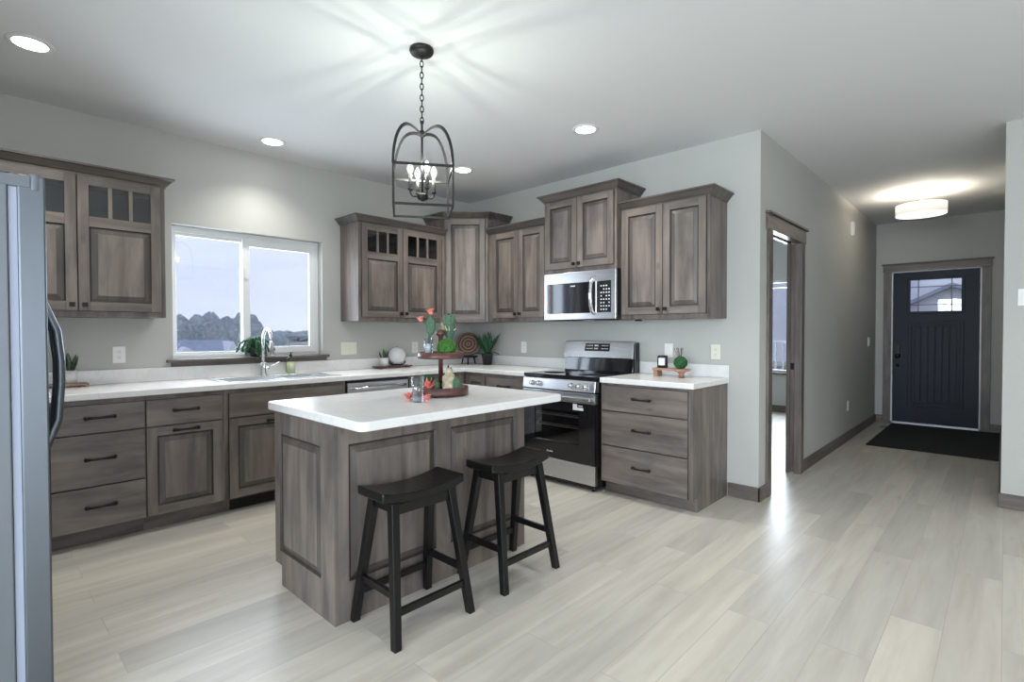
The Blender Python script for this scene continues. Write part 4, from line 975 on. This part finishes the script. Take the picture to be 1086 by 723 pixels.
# cacti on the upper tier
t = thing('flowering_cactus', 'paddle cactus with two coral flowers standing in a glass on the upper tier', 'cactus', tp(-.062, -.045, .2265))
MB().lathe([(.0001, 0), (.018, .002), (.020, .06), (.0001, .07)], seg=16).build('filler', potw, t)
pad = MB(); pad.ball((0, 0, 0), .028, 1.9, 14); pad.xf(Matrix.Translation((rt3.x*.012, rt3.y*.012, .165)) @ Matrix.Rotation(yaw, 4, 'Z') @ Matrix.Diagonal((1, .45, 1, 1))).build('paddle', cactg, t)
MB().tube([(0, 0, .06), (rt3.x*.006, rt3.y*.006, .13)], [.007, .009], 8).build('stem', cactg, t)
for dx, z_, r_ in ((-.042, .195, .026), (.014, .236, .028)):
    f = MB(); flower(f, (rt3.x*dx, rt3.y*dx, z_), r_, (0, -.3, 1)); f.ball((rt3.x*dx, rt3.y*dx, z_+.006), r_*.5).build('flower', pink, t)
    MB().tube([(rt3.x*.008, rt3.y*.008, .17), (rt3.x*dx, rt3.y*dx, z_)], .004, 6).build('stem', cactg, t)
t = thing('flat_top_cactus', 'flat-topped green cactus with pale roots standing behind the bright moss ball', 'cactus', tp(.045, .045, .218))
MB().lathe([(.020, 0), (.020, .10), (.034, .14), (.038, .20), (.036, .238), (.0001, .240)], seg=10).build('body', cactg, t)
rn = random.Random(8)
for k in range(9):
    a = rn.uniform(-2.4, .2); MB().tube([(0, -.0, .12), (.03*math.cos(a), .03*math.sin(a), .15), (.05*math.cos(a), .05*math.sin(a), .15+rn.uniform(.0, .05))], [.006, .005, .002], 6).build('root', creamm, t)

# ================================================================== outdoors
def simple(name, a, b_, scale, rough=.9):
    return green(name, a, b_, scale, rough)
grassm = simple('dry_grass_field', (.34, .32, .27), (.44, .41, .35), .05); treem = simple('hazy_conifer_green', (.24, .29, .31), (.44, .48, .48), 1.3)  # tree colour paled and greyed, so distance haze is painted in
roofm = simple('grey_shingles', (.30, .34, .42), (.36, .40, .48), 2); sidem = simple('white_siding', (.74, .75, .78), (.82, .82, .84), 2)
ZG = -4.5
mb = MB(); vs = [(9.5, -60, -.3), (9.5, 120, -.3), (-2.2, 120, -.3), (-2.2, -60, -.3), (-24, -60, ZG), (-24, 120, ZG), (-420, -250, ZG), (-420, 420, ZG)]
mb.add(vs, [(0, 1, 2, 3), (3, 2, 5, 4), (4, 5, 7, 6)]); mb.box(-2.2, 4.95, -.35, 9.5, 40, -.3); st('ground', mb, grassm)
rn = random.Random(11); mb = MB()
def blob(c, r, h):
    n, mseg = 6, 5; vs = []; fs = []
    for i in range(mseg+1):
        th = math.pi*i/mseg
        for k in range(n):
            a = 2*math.pi*k/n; rr = r*math.sin(th)*rn.uniform(.6, 1.35)+.01; vs.append((c[0]+rr*math.cos(a), c[1]+rr*math.sin(a), c[2]-h*math.cos(th)))
    for i in range(mseg):
        for k in range(n): fs.append((i*n+k, i*n+(k+1) % n, (i+1)*n+(k+1) % n, (i+1)*n+k))
    mb.add(vs, fs)
rows = []; NU = 16; y_ = -40.0
while y_ < 44.5:
    top = 9.0+.6*math.sin(y_*.9)+.45*math.sin(y_*2.3+1)+rn.uniform(-.25, .25)-max(0, y_-38)*.8
    rows.append((y_, top)); y_ += .28
vs = []; fs = []
for y_, top in rows:
    for k in range(NU+1):
        u_ = math.pi*k/NU; q = rn.uniform(-.30, .30)
        vs.append((-112+(5+q)*math.cos(u_), y_+rn.uniform(-.12, .12), ZG+max(.3, top+q)*math.sin(u_)**.55 if 0 < k < NU else ZG))
for i in range(len(rows)-1):
    for k in range(NU): a = i*(NU+1)+k; fs.append((a, a+1, a+NU+2, a+NU+1))
fs.append(list(range(NU+1))); fs.append([(len(rows)-1)*(NU+1)+k for k in range(NU+1)][::-1])
mb.add(vs, fs, 0, True)
tag(mb.build('distant_trees', treem), 'hazy grey-green line of trees beyond the kitchen window', 'trees', kind='stuff')
mb = MB()
for k in range(500): y_ = rn.uniform(-60, 330); blob((-300-rn.uniform(0, 8), y_, ZG+2.5), rn.uniform(3, 5), 3.2+rn.uniform(-.5, 1.2)+(2.5 if 98 < y_ < 112 else 0))
tag(mb.build('distant_hedge', treem), 'far low hazy hedge at the horizon beyond the field', 'hedge', kind='stuff')
def house(label, c, wx, wy, he, hr, gables=()):
    t = thing('house', label, 'house', c); a, b_ = wx/2, wy/2
    MB().prism([(-a, 0), (a, 0), (a, he), (0, hr), (-a, he)], -b_, b_, 0, ax='y').build('wall', sidem, t)
    o_ = .3; k = (hr-he)/a
    for s_ in (-1, 1):
        MB().hexa([(s_*(a+o_), -b_-o_, he-k*o_), (s_*(a+o_), b_+o_, he-k*o_), (0, b_+o_, hr), (0, -b_-o_, hr)], [(s_*(a+o_), -b_-o_, he-k*o_+.12), (s_*(a+o_), b_+o_, he-k*o_+.12), (0, b_+o_, hr+.12), (0, -b_-o_, hr+.12)]).build('roof', roofm, t)
    for gy, gw, gh, gx in gables: MB().prism([(gy-gw, 0), (gy+gw, 0), (gy+gw, he-.2), (gy, he+gh), (gy-gw, he-.2)], 0, a+gx, 0, ax='x').build('gable', sidem, t)
    return t
house('grey-roofed house with white gables low outside the left pane of the kitchen window', (-62, 14.3, ZG), 7, 5.6, 3.3, 4.75, ((-2.3, 1.5, .9, .6), (2.25, .9, 1.45, .6)))
house('low house with grey roof outside the right pane of the kitchen window', (-62, 27.5, ZG), 7, 5, 2.9, 3.9)
# neighbour opposite the front door: big pale wall with a front gable
t = thing('house', 'pale house with a front gable seen through the front door glass', 'house', (2.6, 27, -.3))
MB().box(-8, -2, 0, 8, 6, 5.6).build('wall', sidem, t)
MB().hexa([(-8.4, -2.6, 5.6), (8.4, -2.6, 5.6), (8.4, 6.4, 5.6), (-8.4, 6.4, 5.6)], [(-8, 2, 8), (8, 2, 8), (8, 2.2, 8), (-8, 2.2, 8)]).build('roof', roofm, t)
MB().prism([(-3.0, 0), (3.8, 0), (3.8, 1.6), (.45, 3.3), (-3.0, 1.6)], -4.5, -2, 0, ax='y').build('gable', sidem, t)
for s_ in (-1, 1): MB().hexa([(.45+s_*3.8, -4.9, 1.37), (.45+s_*3.8, -2, 1.37), (.45, -2, 3.3), (.45, -4.9, 3.3)], [(.45+s_*3.8, -4.9, 1.52), (.45+s_*3.8, -2, 1.52), (.45, -2, 3.45), (.45, -4.9, 3.45)]).build('gable_roof', roofm, t)
house('grey roofed white house seen through the study window', (-12.5, 34, -.3), 13, 8, 1.5, 2.3)
t = thing('porch_railing', 'white porch railing outside the study window', 'railing', (0, 6.2, -.3))
MB().box(-3, -.03, 1.36, 3.2, .03, 1.41).box(-3, -.025, .38, 3.2, .025, .43).build('rail', sidem, t)
for k in range(48): MB().box(-2.95+k*.13, -.015, .43, -2.92+k*.13, .015, 1.36).build('baluster', sidem, t)
for k in range(3): MB().box(-3+k*3.05, -.05, 0, -2.9+k*3.05, .05, 1.5).build('post', sidem, t)
